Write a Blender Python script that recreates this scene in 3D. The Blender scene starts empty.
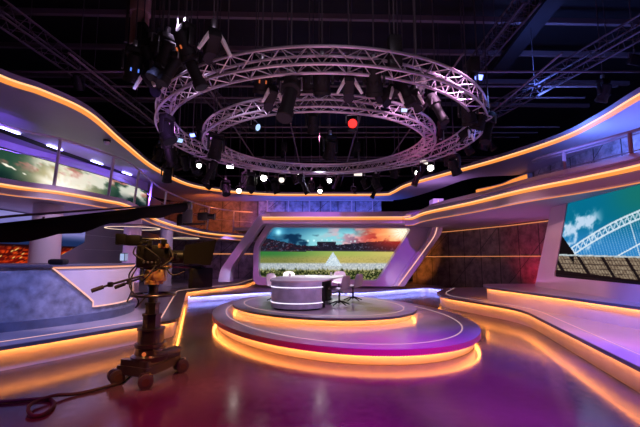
import bpy, bmesh, math, random
import numpy as np
from mathutils import Vector, Matrix
random.seed(7)
S = bpy.context.scene
COL = S.collection
PI = math.pi
# ---------------------------------------------------------------- camera
F = 380.0; H = 1.75; TH = math.atan(44.0 / F); CT, ST = math.cos(TH), math.sin(TH)
cd = bpy.data.cameras.new('camera'); cd.sensor_width = 36; cd.lens = 36 * F / 640
cd.clip_start = .05; cd.clip_end = 200
cam = bpy.data.objects.new('camera', cd); COL.objects.link(cam)
cam.location = (0, 0, H); cam.rotation_euler = (PI / 2 + TH, 0, 0)
S.camera = cam
def ray(px, py):
    u = px - 320; v = py - 213.5
    return Vector((u, F * CT + v * ST, F * ST - v * CT))
def Z(px, py, z):                      # point of the studio at height z
    r = ray(px, py); t = (z - H) / r.z
    return Vector((r.x * t, r.y * t, z))
def D(px, py, d):                      # point of the studio at distance d
    r = ray(px, py); t = d / r.y
    return Vector((r.x * t, d, H + r.z * t))
# ---------------------------------------------------------------- materials
def mat(name, col, rough=.5, metal=0, emit=None, es=1, noise=0, nscale=6, bump=0, spec=None, coat=0):
    m = bpy.data.materials.new(name); m.use_nodes = True
    nt = m.node_tree; b = nt.nodes['Principled BSDF']
    b.inputs['Base Color'].default_value = (*col, 1)
    b.inputs['Roughness'].default_value = rough
    b.inputs['Metallic'].default_value = metal
    if spec is not None: b.inputs['Specular IOR Level'].default_value = spec
    if coat: b.inputs['Coat Weight'].default_value = coat; b.inputs['Coat Roughness'].default_value = .12
    if emit:
        b.inputs['Emission Color'].default_value = (*emit, 1)
        b.inputs['Emission Strength'].default_value = es
    if noise or bump:
        tc = nt.nodes.new('ShaderNodeTexCoord'); n = nt.nodes.new('ShaderNodeTexNoise')
        n.inputs['Scale'].default_value = nscale; n.inputs['Detail'].default_value = 6
        nt.links.new(tc.outputs['Object'], n.inputs['Vector'])
        if noise:
            r = nt.nodes.new('ShaderNodeValToRGB')
            r.color_ramp.elements[0].position = .3; r.color_ramp.elements[1].position = .7
            r.color_ramp.elements[0].color = (*[max(0, c * (1 - noise)) for c in col], 1)
            r.color_ramp.elements[1].color = (*[min(1, c * (1 + noise)) for c in col], 1)
            nt.links.new(n.outputs['Fac'], r.inputs['Fac']); nt.links.new(r.outputs['Color'], b.inputs['Base Color'])
        if bump:
            bp = nt.nodes.new('ShaderNodeBump'); bp.inputs['Strength'].default_value = bump
            nt.links.new(n.outputs['Fac'], bp.inputs['Height']); nt.links.new(bp.outputs['Normal'], b.inputs['Normal'])
    return m
M = {}
M['black'] = mat('matt_black', (.007, .0065, .007), .65, spec=.25)
M['blackgloss'] = mat('black_plastic', (.012, .011, .012), .4, spec=.3)
M['rubber'] = mat('rubber', (.03, .025, .025), .6)
M['pipe'] = mat('dark_steel', (.07, .055, .065), .5, .3)
M['beam'] = mat('ceiling_steel', (.13, .095, .10), .65, .1)
M['duct'] = mat('cable_tray_grey', (.012, .01, .012), .7, spec=.2)
M['alu'] = mat('truss_aluminium', (.62, .56, .62), .35, .85)
M['steel'] = mat('brushed_steel', (.45, .42, .45), .3, .9)
M['rail'] = mat('railing_steel', (.62, .60, .66), .4, .2)
M['white'] = mat('set_white', (.62, .56, .62), .4, noise=.04, nscale=3)
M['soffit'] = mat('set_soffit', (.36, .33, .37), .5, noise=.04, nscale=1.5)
M['purple'] = mat('set_gloss_lavender', (.58, .48, .60), .3, noise=.04, nscale=2, coat=.3)
M['grey'] = mat('set_grey', (.22, .20, .23), .45)
M['deck'] = mat('deck_vinyl', (.36, .33, .38), .28, noise=.10, nscale=1.3, coat=.3)
M['decklip'] = mat('deck_edge', (.09, .09, .13), .4)
M['chairwhite'] = mat('chair_white', (.85, .82, .82), .4)
M['chairgrey'] = mat('chair_greige', (.36, .30, .34), .45)
M['concrete'] = mat('blue_concrete', (.25, .28, .38), .6, noise=.42, nscale=6, bump=.12)
M['deskwrap'] = mat('desk_concrete', (.36, .37, .52), .4, noise=.18, nscale=5)
M['desktop'] = mat('desk_top', (.50, .44, .50), .25, noise=.08, nscale=4, coat=.3)
M['warmblack'] = mat('pedestal_black', (.014, .012, .011), .28, 0, spec=.8, coat=.5)
M['cambrown'] = mat('camera_body', (.016, .013, .011), .28, 0, spec=.8, coat=.5)
M['camorangelit'] = mat('camera_orange_lit', (.75, .40, .15), .35, .3)  # orange light falling on pan head and hood, painted as base colour
M['cloth'] = mat('black_cloth', (.006, .005, .006), .9, spec=.1)
M['paper'] = mat('paper', (.85, .85, .85), .6)
def led(name, col, s): return mat(name, (.1, .08, .06), .5, emit=col, es=s)
M['amber'] = led('led_amber_edge', (1.0, .31, .045), 1.05)
M['ambercore'] = led('led_amber_core', (1.0, .50, .20), 1.45)
M['amberdeck'] = led('led_amber_deck', (1.0, .31, .055), 25)
M['amberthin'] = led('led_amber_thin', (1.0, .34, .12), .75)
M['pinkled'] = led('led_pink', (1.0, .50, .40), 1.15)
M['inlay'] = led('led_inlay', (1.0, .62, .66), .62)
M['blueled'] = led('led_blue', (.28, .32, 1.0), 60)
M['whiteled'] = led('led_white', (.9, .8, 1.0), 1.6)
M['slotled'] = led('led_slot', (.36, .34, 1.0), 14)
M['lampwhite'] = led('lamp_white', (1.0, .97, .88), 14)
M['lampblue'] = led('lamp_blue', (.16, .22, 1.0), 5)
M['lampcyan'] = led('lamp_pale_blue', (.40, .62, 1.0), 1.3)
M['lampred'] = led('lamp_red', (1.0, .014, .010), 3.2)
M['lampoff'] = mat('lens_off', (.008, .008, .014), .5, spec=.2)
M['lampdim'] = led('lamp_dim', (1.0, .9, .8), 1.2)
M['bluedot'] = led('indicator_blue', (.10, .25, 1.0), .9)
M['orangedot'] = led('indicator_orange', (1.0, .20, .04), .5)

def floor_mat():
    m = mat('studio_floor', (.058, .042, .05), .2, noise=.35, nscale=.7)
    nt = m.node_tree; b = nt.nodes['Principled BSDF']
    tc = nt.nodes.new('ShaderNodeTexCoord'); n = nt.nodes.new('ShaderNodeTexNoise')
    n.inputs['Scale'].default_value = 9; n.inputs['Detail'].default_value = 8; n.inputs['Roughness'].default_value = .7
    nt.links.new(tc.outputs['Object'], n.inputs['Vector'])
    mr = nt.nodes.new('ShaderNodeMapRange'); mr.inputs['From Min'].default_value = .35; mr.inputs['From Max'].default_value = .7
    mr.inputs['To Min'].default_value = .11; mr.inputs['To Max'].default_value = .22
    nt.links.new(n.outputs['Fac'], mr.inputs['Value']); nt.links.new(mr.outputs['Result'], b.inputs['Roughness'])
    n2 = nt.nodes.new('ShaderNodeTexNoise'); n2.inputs['Scale'].default_value = 25; n2.inputs['Detail'].default_value = 4
    nt.links.new(tc.outputs['Object'], n2.inputs['Vector'])
    bp = nt.nodes.new('ShaderNodeBump'); bp.inputs['Strength'].default_value = .015; bp.inputs['Distance'].default_value = .001
    nt.links.new(n2.outputs['Fac'], bp.inputs['Height']); nt.links.new(bp.outputs['Normal'], b.inputs['Normal'])
    return m
M['floor'] = floor_mat()
def panel_mat(name, col, pw, ph, nscale=1.8):
    """wall cladding: upright panels with dark seams and slanted grooves, laid out along the wall (UV in metres)"""
    m = mat(name, col, .55)
    nt = m.node_tree; b = nt.nodes['Principled BSDF']; L = nt.links.new
    uv = nt.nodes.new('ShaderNodeUVMap'); sp = nt.nodes.new('ShaderNodeSeparateXYZ'); L(uv.outputs['UV'], sp.inputs[0])
    def mth(op, a, b_=None):
        n = nt.nodes.new('ShaderNodeMath'); n.operation = op
        for i, q in enumerate((a, b_)):
            if q is None: continue
            if isinstance(q, (int, float)): n.inputs[i].default_value = q
            else: L(q, n.inputs[i])
        return n.outputs[0]
    def seam(v, p, w):
        f = mth('FRACT', mth('DIVIDE', v, p)); return mth('LESS_THAN', mth('ABSOLUTE', mth('SUBTRACT', f, .5)), w / p)
    s1 = seam(sp.outputs[0], pw, .022)
    s2 = seam(mth('SUBTRACT', sp.outputs[0], mth('MULTIPLY', sp.outputs[1], 1.15)), pw * 2.9, .022)
    s = mth('MAXIMUM', s1, s2)
    n = nt.nodes.new('ShaderNodeTexNoise'); n.inputs['Scale'].default_value = nscale; n.inputs['Detail'].default_value = 9
    n.inputs['Roughness'].default_value = .65; L(uv.outputs['UV'], n.inputs['Vector'])
    r = nt.nodes.new('ShaderNodeValToRGB'); r.color_ramp.elements[0].position = .3; r.color_ramp.elements[1].position = .72
    r.color_ramp.elements[0].color = (*[c * .25 for c in col], 1); r.color_ramp.elements[1].color = (*[c * 1.9 for c in col], 1)
    L(n.outputs['Fac'], r.inputs['Fac'])
    mx = nt.nodes.new('ShaderNodeMix'); mx.data_type = 'RGBA'; L(s, mx.inputs['Factor']); L(r.outputs['Color'], mx.inputs[6])
    mx.inputs[7].default_value = (*[c * .08 for c in col], 1); L(mx.outputs[2], b.inputs['Base Color'])
    bp = nt.nodes.new('ShaderNodeBump'); bp.inputs['Strength'].default_value = .25; bp.inputs['Distance'].default_value = .03
    L(mth('SUBTRACT', n.outputs['Fac'], mth('MULTIPLY', s, .8)), bp.inputs['Height']); L(bp.outputs['Normal'], b.inputs['Normal'])
    return m
M['panel'] = panel_mat('dark_stone_cladding', (.13, .105, .10), 1.15, 2.4, 2.6)
M['panelblue'] = panel_mat('grey_stone_cladding', (.30, .29, .32), 1.15, 2.4, 2.6)
M['slat'] = mat('grey_wall', (.30, .28, .33), .5, noise=.05, nscale=1)
def screen_mat(name, s):
    m = bpy.data.materials.new(name); m.use_nodes = True; nt = m.node_tree; nt.nodes.clear()
    o = nt.nodes.new('ShaderNodeOutputMaterial'); e = nt.nodes.new('ShaderNodeEmission'); a = nt.nodes.new('ShaderNodeVertexColor')
    a.layer_name = 'picture'; e.inputs['Strength'].default_value = s
    nt.links.new(a.outputs['Color'], e.inputs['Color']); nt.links.new(e.outputs[0], o.inputs[0]); return m
M['screen'] = screen_mat('video_screen', 1.15)
# ---------------------------------------------------------------- object helpers
ORG = {}                                # world origin of every parent
def tag(o, label=None, cat=None, group=None, kind=None):
    if label: o['label'] = label
    if cat: o['category'] = cat
    if group: o['group'] = group
    if kind: o['kind'] = kind
    return o
def thing(name, loc, label, cat, group=None):
    o = bpy.data.objects.new(name, None); COL.objects.link(o); o.location = loc; o.empty_display_size = .2
    ORG[o] = Vector(loc); return tag(o, label, cat, group)
def tree(o):
    yield o
    for c in o.children: yield from tree(c)
def copy_tree(o, parent=None):
    c = o.copy(); COL.objects.link(c); c.parent = parent
    for ch in list(o.children): copy_tree(ch, c)
    return c
class MB:
    def __init__(s): s.v = []; s.f = []; s.uv = None
    def add(s, vs, fs):
        b = len(s.v); s.v += [Vector(v) for v in vs]; s.f += [tuple(i + b for i in f) for f in fs]; return s
    def box(s, c, d, rz=0, rot=None):
        R = rot or Matrix.Rotation(rz, 3, 'Z'); c = Vector(c)
        vs = [c + R @ Vector((x * d[0] / 2, y * d[1] / 2, z * d[2] / 2)) for x in (-1, 1) for y in (-1, 1) for z in (-1, 1)]
        return s.add(vs, [(0, 1, 3, 2), (4, 6, 7, 5), (0, 4, 5, 1), (2, 3, 7, 6), (0, 2, 6, 4), (1, 5, 7, 3)])
    def bbox(s, c, d, bev=.02, rot=None):
        """box with bevelled edges"""
        bm = bmesh.new(); bmesh.ops.create_cube(bm, size=1)
        for v in bm.verts: v.co = Vector((v.co.x * d[0], v.co.y * d[1], v.co.z * d[2]))
        bmesh.ops.bevel(bm, geom=bm.edges[:], offset=min(bev, min(d) * .45), segments=2, affect='EDGES', profile=.5)
        R = rot or Matrix.Identity(3); c = Vector(c)
        bm.verts.index_update()
        s.add([c + R @ v.co for v in bm.verts], [tuple(v.index for v in f.verts) for f in bm.faces]); bm.free(); return s
    def tube(s, pts, r, n=8, closed=False):
        pts = [Vector(p) for p in pts]; N = len(pts); rs = r if isinstance(r, (list, tuple)) else [r] * N
        rings = []; up = None
        for i, p in enumerate(pts):
            a = pts[(i - 1) % N] if (closed or i > 0) else p; b = pts[(i + 1) % N] if (closed or i < N - 1) else p
            t = (b - a).normalized()
            if up is None: up = t.orthogonal().normalized()
            up = (up - t * up.dot(t)); up = up.normalized() if up.length > 1e-6 else t.orthogonal().normalized()
            w = t.cross(up)
            rings.append([p + (up * math.cos(2 * PI * k / n) + w * math.sin(2 * PI * k / n)) * rs[i] for k in range(n)])
        vs = [v for g in rings for v in g]; fs = []
        for i in range(N if closed else N - 1):
            j = (i + 1) % N
            for k in range(n): fs.append((i * n + k, i * n + (k + 1) % n, j * n + (k + 1) % n, j * n + k))
        if not closed: fs += [tuple(range(n))[::-1], tuple((N - 1) * n + k for k in range(n))]
        return s.add(vs, fs)
    def lathe(s, c, prof, n=24, rot=None, sx=1, sy=1):
        """prof: (radius, height) pairs"""
        R = rot or Matrix.Identity(3); c = Vector(c); vs = []; fs = []
        for r, z in prof:
            for k in range(n): vs.append(c + R @ Vector((r * sx * math.cos(2 * PI * k / n), r * sy * math.sin(2 * PI * k / n), z)))
        for i in range(len(prof) - 1):
            for k in range(n): fs.append((i * n + k, i * n + (k + 1) % n, (i + 1) * n + (k + 1) % n, (i + 1) * n + k))
        fs += [tuple(range(n))[::-1], tuple((len(prof) - 1) * n + k for k in range(n))]
        return s.add(vs, fs)
    def prism(s, poly, z0, z1):
        n = len(poly); vs = [(p[0], p[1], z0) for p in poly] + [(p[0], p[1], z1) for p in poly]
        return s.add(vs, [tuple(range(n))[::-1], tuple(range(n, 2 * n))] + [(i, (i + 1) % n, n + (i + 1) % n, n + i) for i in range(n)])
    def grid(s, rows, closed=False):
        """rows: lists of points, same length"""
        m = len(rows[0]); vs = [p for r in rows for p in r]; fs = []
        for i in range(len(rows) - 1):
            for k in range(m if closed else m - 1):
                fs.append((i * m + k, i * m + (k + 1) % m, (i + 1) * m + (k + 1) % m, (i + 1) * m + k))
        return s.add(vs, fs)
    def build(s, name, m, parent=None, org=None, smooth=35, label=None, fix=True):
        me = bpy.data.meshes.new(name)
        o = ORG.get(parent, Vector((0, 0, 0))) if org is None else Vector(org)
        me.from_pydata([tuple(v - o) for v in s.v], [], s.f); me.validate()
        if s.uv is not None:
            l = me.uv_layers.new(name='UVMap')
            for lp in me.loops: l.data[lp.index].uv = s.uv[lp.vertex_index]
        if fix and s.uv is None:
            bm = bmesh.new(); bm.from_mesh(me); bmesh.ops.recalc_face_normals(bm, faces=bm.faces[:]); bm.to_mesh(me); bm.free()
        if smooth:
            for p in me.polygons: p.use_smooth = True
            me.set_sharp_from_angle(angle=math.radians(smooth))
        me.materials.append(m)
        ob = bpy.data.objects.new(name, me); COL.objects.link(ob)
        if parent is not None:
            ob.parent = parent; ORG[ob] = o
        elif org is not None: ob.location = o
        if label: ob['label'] = label
        return ob
def cr(pts, n=8, closed=False):
    pts = [Vector(p) for p in pts]; N = len(pts); out = []
    for i in range(N if closed else N - 1):
        g = lambda k: pts[k % N] if closed else pts[max(0, min(N - 1, k))]
        a, b, c, d = g(i - 1), g(i), g(i + 1), g(i + 2)
        for k in range(n):
            t = k / n
            out.append(.5 * ((2 * b) + (c - a) * t + (2 * a - 5 * b + 4 * c - d) * t * t + (3 * b - a - 3 * c + d) * t ** 3))
    if not closed: out.append(pts[-1])
    return out
def fillet(pts, r, n=5):
    pts = [Vector(p) for p in pts]; out = [pts[0]]
    for i in range(1, len(pts) - 1):
        a, b, c = pts[i - 1:i + 2]; l = min(r, (a - b).length * .45, (c - b).length * .45)
        p, q = b + (a - b).normalized() * l, b + (c - b).normalized() * l
        for k in range(n + 1):
            t = k / n; out.append(p * (1 - t) ** 2 + b * 2 * t * (1 - t) + q * t * t)
    return out + [pts[-1]]
def resample(pts, n, closed=False):
    pts = [Vector(p) for p in pts]
    if closed: pts = pts + [pts[0]]
    L = [0]
    for a, b in zip(pts, pts[1:]): L.append(L[-1] + (b - a).length)
    out = []; j = 0; K = n if closed else n - 1
    for k in range(n):
        s = L[-1] * k / K
        while j < len(pts) - 2 and L[j + 1] < s: j += 1
        t = (s - L[j]) / max(1e-9, L[j + 1] - L[j]); out.append(pts[j].lerp(pts[j + 1], min(1, t)))
    return out
def normals(path, closed=False):
    out = []; N = len(path)
    for i in range(N):
        a = path[(i - 1) % N] if closed or i > 0 else path[i]; b = path[(i + 1) % N] if closed or i < N - 1 else path[i]
        t = (b - a); t.z = 0; t.normalize(); out.append(Vector((-t.y, t.x, 0)))
    return out
def offs(path, d, dz=0, closed=False):
    return [p + n * d + Vector((0, 0, dz)) for p, n in zip(path, normals(path, closed))]
def sweep(path, prof, closed=False):
    """prof: (offset to the left of the path, dz), closed loop profile"""
    N = normals(path, closed); mb = MB()
    rows = [[p + n * a + Vector((0, 0, z)) for a, z in prof] for p, n in zip(path, N)]
    if closed: rows.append(rows[0])
    mb.grid(rows, closed=True)
    if not closed:
        m = len(prof); mb.f += [tuple(range(m))[::-1], tuple((len(rows) - 1) * m + k for k in range(m))]
    return mb
def wall(name, path, z0, z1, m):
    mb = MB(); mb.uv = []; s = 0; path = [Vector(p) for p in path]
    for i, p in enumerate(path):
        if i: s += (p - path[i - 1]).length
        mb.v += [Vector((p.x, p.y, z0)), Vector((p.x, p.y, z1))]; mb.uv += [(s, z0), (s, z1)]
        if i: b = 2 * i; mb.f.append((b - 2, b, b + 1, b - 1))
    o = mb.build(name, m); return tag(o, kind='structure')
# ---------------------------------------------------------------- room shell
o = MB().box((0, 14, -.1), (34, 44, .2)).build('floor', M['floor']); tag(o, kind='structure')
o = MB().box((0, 14, 9.3), (34, 44, .2)).build('ceiling', M['black']); tag(o, kind='structure')
for nm, c, d in (('wall_outer_left', (-13.5, 14, 4.6), (.2, 44, 9.2)), ('wall_outer_right', (13.5, 14, 4.6), (.2, 44, 9.2)),
                 ('wall_outer_back', (0, 34, 4.6), (27, .2, 9.2))):
    tag(MB().box(c, d).build(nm, M['black']), kind='structure')
wall('wall_back', [(-10.4, 24.6, 0), (-4.0, 24.6, 0)], 0, 5.4, M['panel'])
wall('wall_back_middle', [(-4.0, 24.6, 0), (4.0, 24.6, 0)], 0, 5.4, M['panelblue'])
wall('wall_right', resample([(4.0, 24.6, 0), (6.9, 20.2, 0), (8.2, 16.5, 0), (8.9, 12.7, 0), (9.1, 9, 0)], 24), 0, 3.6, M['panel'])
wall('wall_upper_right', cr([(9.0, 20, 0), (9.1, 17.0, 0), (9.2, 14, 0), (9.3, 10, 0), (9.4, 3, 0)], 6), 3.3, 5.45, M['panelblue'])
wall('wall_left', [(-10.4, 3, 0), (-10.4, 24.6, 0)], 0, 5.4, M['slat'])
UW = cr([(-10.35, 4, 0), (-10.1, 8, 0), (-9.8, 11.5, 0), (-8.75, 15.3, 0), (-8.35, 18.4, 0)], 8)
wall('wall_upper_left', offs(UW, .12), 3.62, 5.4, M['white'])
def line(name, path, r, m, label):
    o = MB().tube(path, r, 6).build(name, m); return tag(o, label, 'light strip')
line('wall_light_strip', [(x, y, 1.80) for x, y in ((3.1, 24.5), (4.0, 24.45), (6.8, 20.1), (8.1, 16.4), (8.8, 12.9))], .015, M['amberthin'], 'thin amber light line halfway up the dark stone wall beside the main screen')
line('wall_light_strip', [(x, y, 3.11) for x, y in ((6.2, 21.0), (6.8, 20.1), (8.1, 16.4), (8.8, 12.9))], .018, M['amberthin'], 'thin amber light line along the dark stone wall top, under the right balcony')
line('wall_light_strip', [(-9.0, 24.57, 1.98), (-3.5, 24.57, 1.98)], .03, M['amberthin'], 'thin pale orange light line on the dark wall behind the studio camera')
# ---------------------------------------------------------------- decks
def deck(name, label, front, back, z0, z, ledm, inlay=None, ledh=.045, lip=.07, over=.11, side=1, topm='deck', inlaym='inlay', lipm='decklip', ris='white'):
    """front: path of the visible edge, deck on its left (side=1) or right (-1)"""
    c = front[len(front) // 2]; t = thing(name, (c.x, c.y, z0), label, 'stage deck')
    f = [Vector((p.x, p.y, 0)) for p in front]
    poly = f + [Vector((*b, 0)) for b in back]
    MB().prism(poly, z - .012, z).build('deck_top', M[topm], t)
    s1, s2 = sorted((.0, .022 * side))
    sweep(f, [(s1, z - lip), (s2, z - lip), (s2, z - .012), (s1, z - .012)]).build('deck_edge', M[lipm], t)
    MB().prism(offs(f, .02 * side) + [Vector((*b, 0)) for b in back], z - .03, z - .012).build('deck_board', M['black'], t)
    MB().prism(offs(f, over * side) + [Vector((*b, 0)) for b in back], z0, z - .03).build('riser', M[ris], t)
    a, b = sorted((.026 * side, .056 * side))
    sweep(f, [(a, z - .031), (b, z - .031), (b, z - lip + .012), (a, z - lip + .012)]).build('light_strip', M[ledm], t)
    for q in ([] if inlay is None else inlay if isinstance(inlay, list) else [inlay]):
        i0 = offs(f, q * side, z); sweep(i0, [(-.012, .0), (.012, .0), (.012, .004), (-.012, .004)]).build('inlay_line', M[inlaym], t)
    return t
fr = fillet([(2.9, -1, 0), (3.3, 2.2, 0), (4.0, 5.0, 0), (5.34, 10.3, 0), (4.25, 13.7, 0), (4.5, 15.0, 0), (5.75, 17.5, 0)], .9, 7)
deck('stage_deck', 'low lavender stage deck with bent amber lit edge right of the floor', fr,
     [(8.0, 17.5), (9.0, 12.5), (9.0, -1)], 0, .40, 'amberdeck', inlay=.33, side=-1)
fr = fillet([(6.0, -1, 0), (6.1, 4, 0), (5.93, 7.2, 0), (5.67, 9.2, 0), (5.15, 12.1, 0), (5.6, 13.3, 0), (8.6, 13.4, 0)], .5, 6)
deck('upper_step', 'raised upper step with amber lit edge in front of the right screen wall', fr, [(9.0, 9), (9.0, -1)], .40, .85, 'amberdeck', inlay=None, side=-1)
fr = fillet([(-9.4, 2.5, 0), (-7.2, 3.9, 0), (-5.5, 5.1, 0), (-4.88, 6.04, 0), (-4.43, 6.71, 0), (-3.72, 7.9, 0), (-3.12, 8.6, 0), (-5.45, 15.8, 0), (-3.9, 20.0, 0), (-3.9, 24.4, 0)], .35, 6)
deck('stage_deck', 'low blue-lit stage deck with amber lit edge carrying the left counter and columns', fr, [(-9.5, 24.4), (-10.1, 14), (-10.1, 2.5)], 0, .40, 'amberdeck', inlay=.38, side=1, inlaym='pinkled')
fr = fillet([(-5.1, 15.1, 0), (-3.4, 16.6, 0), (-2.2, 17.5, 0), (0, 17.2, 0), (1.4, 16.8, 0), (3.4, 18.2, 0), (5.4, 19.7, 0), (5.95, 18.4, 0)], .8, 6)
deck('back_step', 'low step with blue lit edge under the main screen at the back', fr, [(6.3, 18.4), (6.4, 20.6), (3.9, 24.4), (-3.8, 24.4), (-3.8, 20), (-5.3, 15.9)], 0, .25, 'blueled', ledh=.12, lip=.05, over=.12, side=1)
def ell(cx, cy, a, b, ax, n=96, k=1.0):
    ax = Vector((*ax, 0)).normalized(); bx = Vector((-ax.y, ax.x, 0)); out = []
    for i in range(n):
        t = 2 * PI * i / n; out.append(Vector((cx, cy, 0)) + ax * (a * math.cos(t)) + bx * (b * math.sin(t)))
    return out
def tier(name, label, E, z0, z, lip, ledh, inset, lipm):
    cx, cy = E[0], E[1]; t = thing(name, (cx, cy, z0), label, 'stage platform')
    e = ell(*E); MB().prism(e, z - .012, z).build('deck_top', M['deck'], t)
    sweep(e, [(0, z - lip), (.022, z - lip), (.022, z - .012), (0, z - .012)], True).build('deck_edge', M[lipm], t)
    MB().prism(offs(e, .02, 0, True), z - .03, z - .012).build('deck_board', M['black'], t)
    MB().prism(offs(e, .13, 0, True), z0, z - .03).build('riser', M['white'], t)
    sweep(e, [(.026, z - .031), (.026, z - lip + .012), (.06, z - lip + .012), (.06, z - .031)], True).build('light_strip', M['amberdeck'], t)
    sweep(offs(e, inset, z, True), [(-.012, 0), (.012, 0), (.012, .004), (-.012, .004)], True).build('inlay_line', M['inlay'], t)
    return t
M['lipdark'] = mat('platform_edge', (.50, .07, .20), .4)
tier('stage_platform', 'large lower oval tier of the central stage with amber lit base', (.24, 10.9, 4.72, 3.13, (-.34, .94)), 0, .28, .11, .075, .36, 'lipdark')
tier('stage_platform', 'small upper oval tier of the central stage under the presenter desk', (-.016, 11.0, 2.885, 2.275, (-.62, .784)), .28, .46, .06, .05, .32, 'decklip')
# ---------------------------------------------------------------- presenter desk
ZP = .46
t = thing('presenter_desk', (-.4, 10.8, ZP), 'lavender oval presenter desk with drum front and white light bands on the central stage', 'desk')
C = Vector((-.55, 10.10, 0))
def drum(r, cut): 
    out = []
    for k in range(49):
        a = math.radians(60 + 300 * 0 + k * 360 / 48); p = C + Vector((r * math.cos(a), r * math.sin(a), 0))
        out.append(Vector((min(p.x, cut), p.y, 0)))
    return out[:-1]
MB().prism(drum(.66, .0), ZP, ZP + .04).build('plinth', M['black'], t)
MB().prism(drum(.72, .05), ZP + .04, ZP + .68).build('drum_front', M['deskwrap'], t)
front = [C + Vector((.723 * math.cos(a), .723 * math.sin(a), 0)) for a in [math.radians(172 + k * 5.25) for k in range(31)]]
for zz in (ZP + .175, ZP + .555):
    sweep([p + Vector((0, 0, zz)) for p in front], [(0, -.010), (-.006, -.010), (-.006, .010), (0, .010)]).build('light_band', M['whiteled'], t)
top = cr([(-1.31, 10.1, 0), (-1.12, 9.60, 0), (-.58, 9.37, 0), (-.03, 9.60, 0), (.22, 10.2, 0), (.5, 11.2, 0), (.78, 12.2, 0), (.55, 12.6, 0), (-.1, 12.75, 0), (-.85, 12.5, 0), (-1.25, 11.6, 0)], 6, True)
MB().prism(top, ZP + .68, ZP + .715).build('desk_top', M['desktop'], t)
MB().prism([p * .97 + Vector((-.01, .3, 0)) for p in top], ZP + .715, ZP + .718).build('top_inset', mat('desk_inset', (.40, .34, .38), .3), t)
MB().prism(ell(.12, 11.9, .42, .22, (.3, 1), 24), ZP, ZP + .68).build('rear_pedestal', M['black'], t)
MB().prism([(.07, 9.9, 0), (.13, 9.95, 0), (.13, 10.5, 0), (.07, 10.55, 0)], ZP + .02, ZP + .68).build('cabinet_side', M['black'], t)
for px, py, sx, sy, rz, lb in ((-.30, 12.1, .36, .24, .2, 'white paper stack lying on the far right of the presenter desk'), (-.05, 11.5, .30, .2, -.3, 'white paper sheet nearer the front on the presenter desk')):
    o = MB().box((0, 0, .008), (sx, sy, .012), rz).build('paper_stack', M['paper'], org=None); o.location = (px, py, ZP + .719); tag(o, lb, 'paper')
for px, py, lb in ((-.9, 11.4, 'small clear grey tumbler on the desk near the middle white chair'), (.35, 12.0, 'small clear grey tumbler on the desk beside the far right white chair')):
    o = MB().lathe((0, 0, 0), [(.028, 0), (.035, .11), (.031, .11), (.026, .01)], 14).build('tumbler', M['steel']); o.location = (px, py, ZP + .719); tag(o, lb, 'cup')
# ---------------------------------------------------------------- chairs
def make_chair(m):
    t = thing('presenter_chair', (0, 0, 0), 'x', 'chair', None)
    mb = MB(); rows = []
    prof = [(.24, .452, .20), (.20, .470, .225), (.05, .450, .235), (-.12, .446, .235), (-.20, .475, .23), (-.235, .56, .22), (-.25, .68, .225), (-.265, .78, .215), (-.275, .84, .17), (-.278, .862, .10)]
    cur = []
    for th in (0, .018):
        for x, z, w in prof:
            r = []
            for k in range(9):
                q = -1 + k / 4; lift = .035 * q * q
                back = z > .52
                r.append(Vector((x + (lift if back else 0) - (th if back else 0), w * q, z + (0 if back else lift) - (0 if back else th))))
            cur.append(r)
    n = len(prof); rows = cur[:n] + cur[n:][::-1] + [cur[0]]
    mb.grid(rows); vs = len(prof) * 9
    mb.build('shell', m, t)
    MB().lathe((0, 0, .10), [(.028, 0), (.028, .20), (.02, .20), (.02, .33), (.10, .335), (.10, .345)], 14).build('stem', M['blackgloss'], t)
    for k in range(5):
        a = 2 * PI * k / 5 + .3; c, s = math.cos(a), math.sin(a)
        MB().tube([(0, 0, .13), (c * .12, s * .12, .11), (c * .30, s * .30, .035)], [.022, .02, .014], 8).build('leg', M['blackgloss'], t)
        if k == 0:
            pass
    MB().lathe((0, 0, .085), [(.03, 0), (.045, .02), (.045, .06), (.03, .075)], 14).build('hub', M['blackgloss'], t)
    return t
cw = make_chair(M['chairwhite']); cg = make_chair(M['chairgrey'])
for i, (src, x, y, rz, lb) in enumerate((
    (cw, -1.30, 11.55, -.6, 'white shell swivel chair at the left side of the presenter desk, leftmost chair'),
    (cw, -1.0, 13.15, -1.2, 'white shell swivel chair behind the desk, second chair from the left'),
    (cw, .66, 13.45, -1.75, 'white shell swivel chair at the far desk end, in front of the screen'),
    (cg, .52, 10.45, PI - .6, 'greige shell swivel chair at the right desk side, nearest the camera'),
    (cg, .98, 11.5, PI - .65, 'greige shell swivel chair farther back right of the desk, rightmost chair'))):
    o = src if (i in (0, 3)) else copy_tree(src)
    o.scale = (.95, .95, .94); o.location = (x, y, ZP); o.rotation_euler = (0, 0, rz); tag(o, lb, 'chair', 'presenter chairs around the desk')
# ---------------------------------------------------------------- main screen and portal frame
def picture(name, rows, cols, P, colour, parent, label=None, back=None):
    """a video screen: a grid of points P(u, v) with the shown picture in a colour attribute"""
    vs = []; cs = []
    for j in range(rows + 1):
        for i in range(cols + 1):
            u, v = i / cols, j / rows; vs.append(P(u, v)); cs.append(colour(u, v))
    fs = [(j * (cols + 1) + i, j * (cols + 1) + i + 1, (j + 1) * (cols + 1) + i + 1, (j + 1) * (cols + 1) + i) for j in range(rows) for i in range(cols)]
    mb = MB(); mb.add(vs, fs); o = mb.build(name, M['screen'], parent, smooth=0, fix=False)
    a = o.data.color_attributes.new('picture', 'FLOAT_COLOR', 'POINT')
    lin = lambda c: c / 12.92 if c <= .04045 else ((c + .055) / 1.055) ** 2.4
    for k, c in enumerate(cs): a.data[k].color = (lin(min(1, max(0, c[0]))), lin(min(1, max(0, c[1]))), lin(min(1, max(0, c[2]))), 1)
    return o
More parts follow.
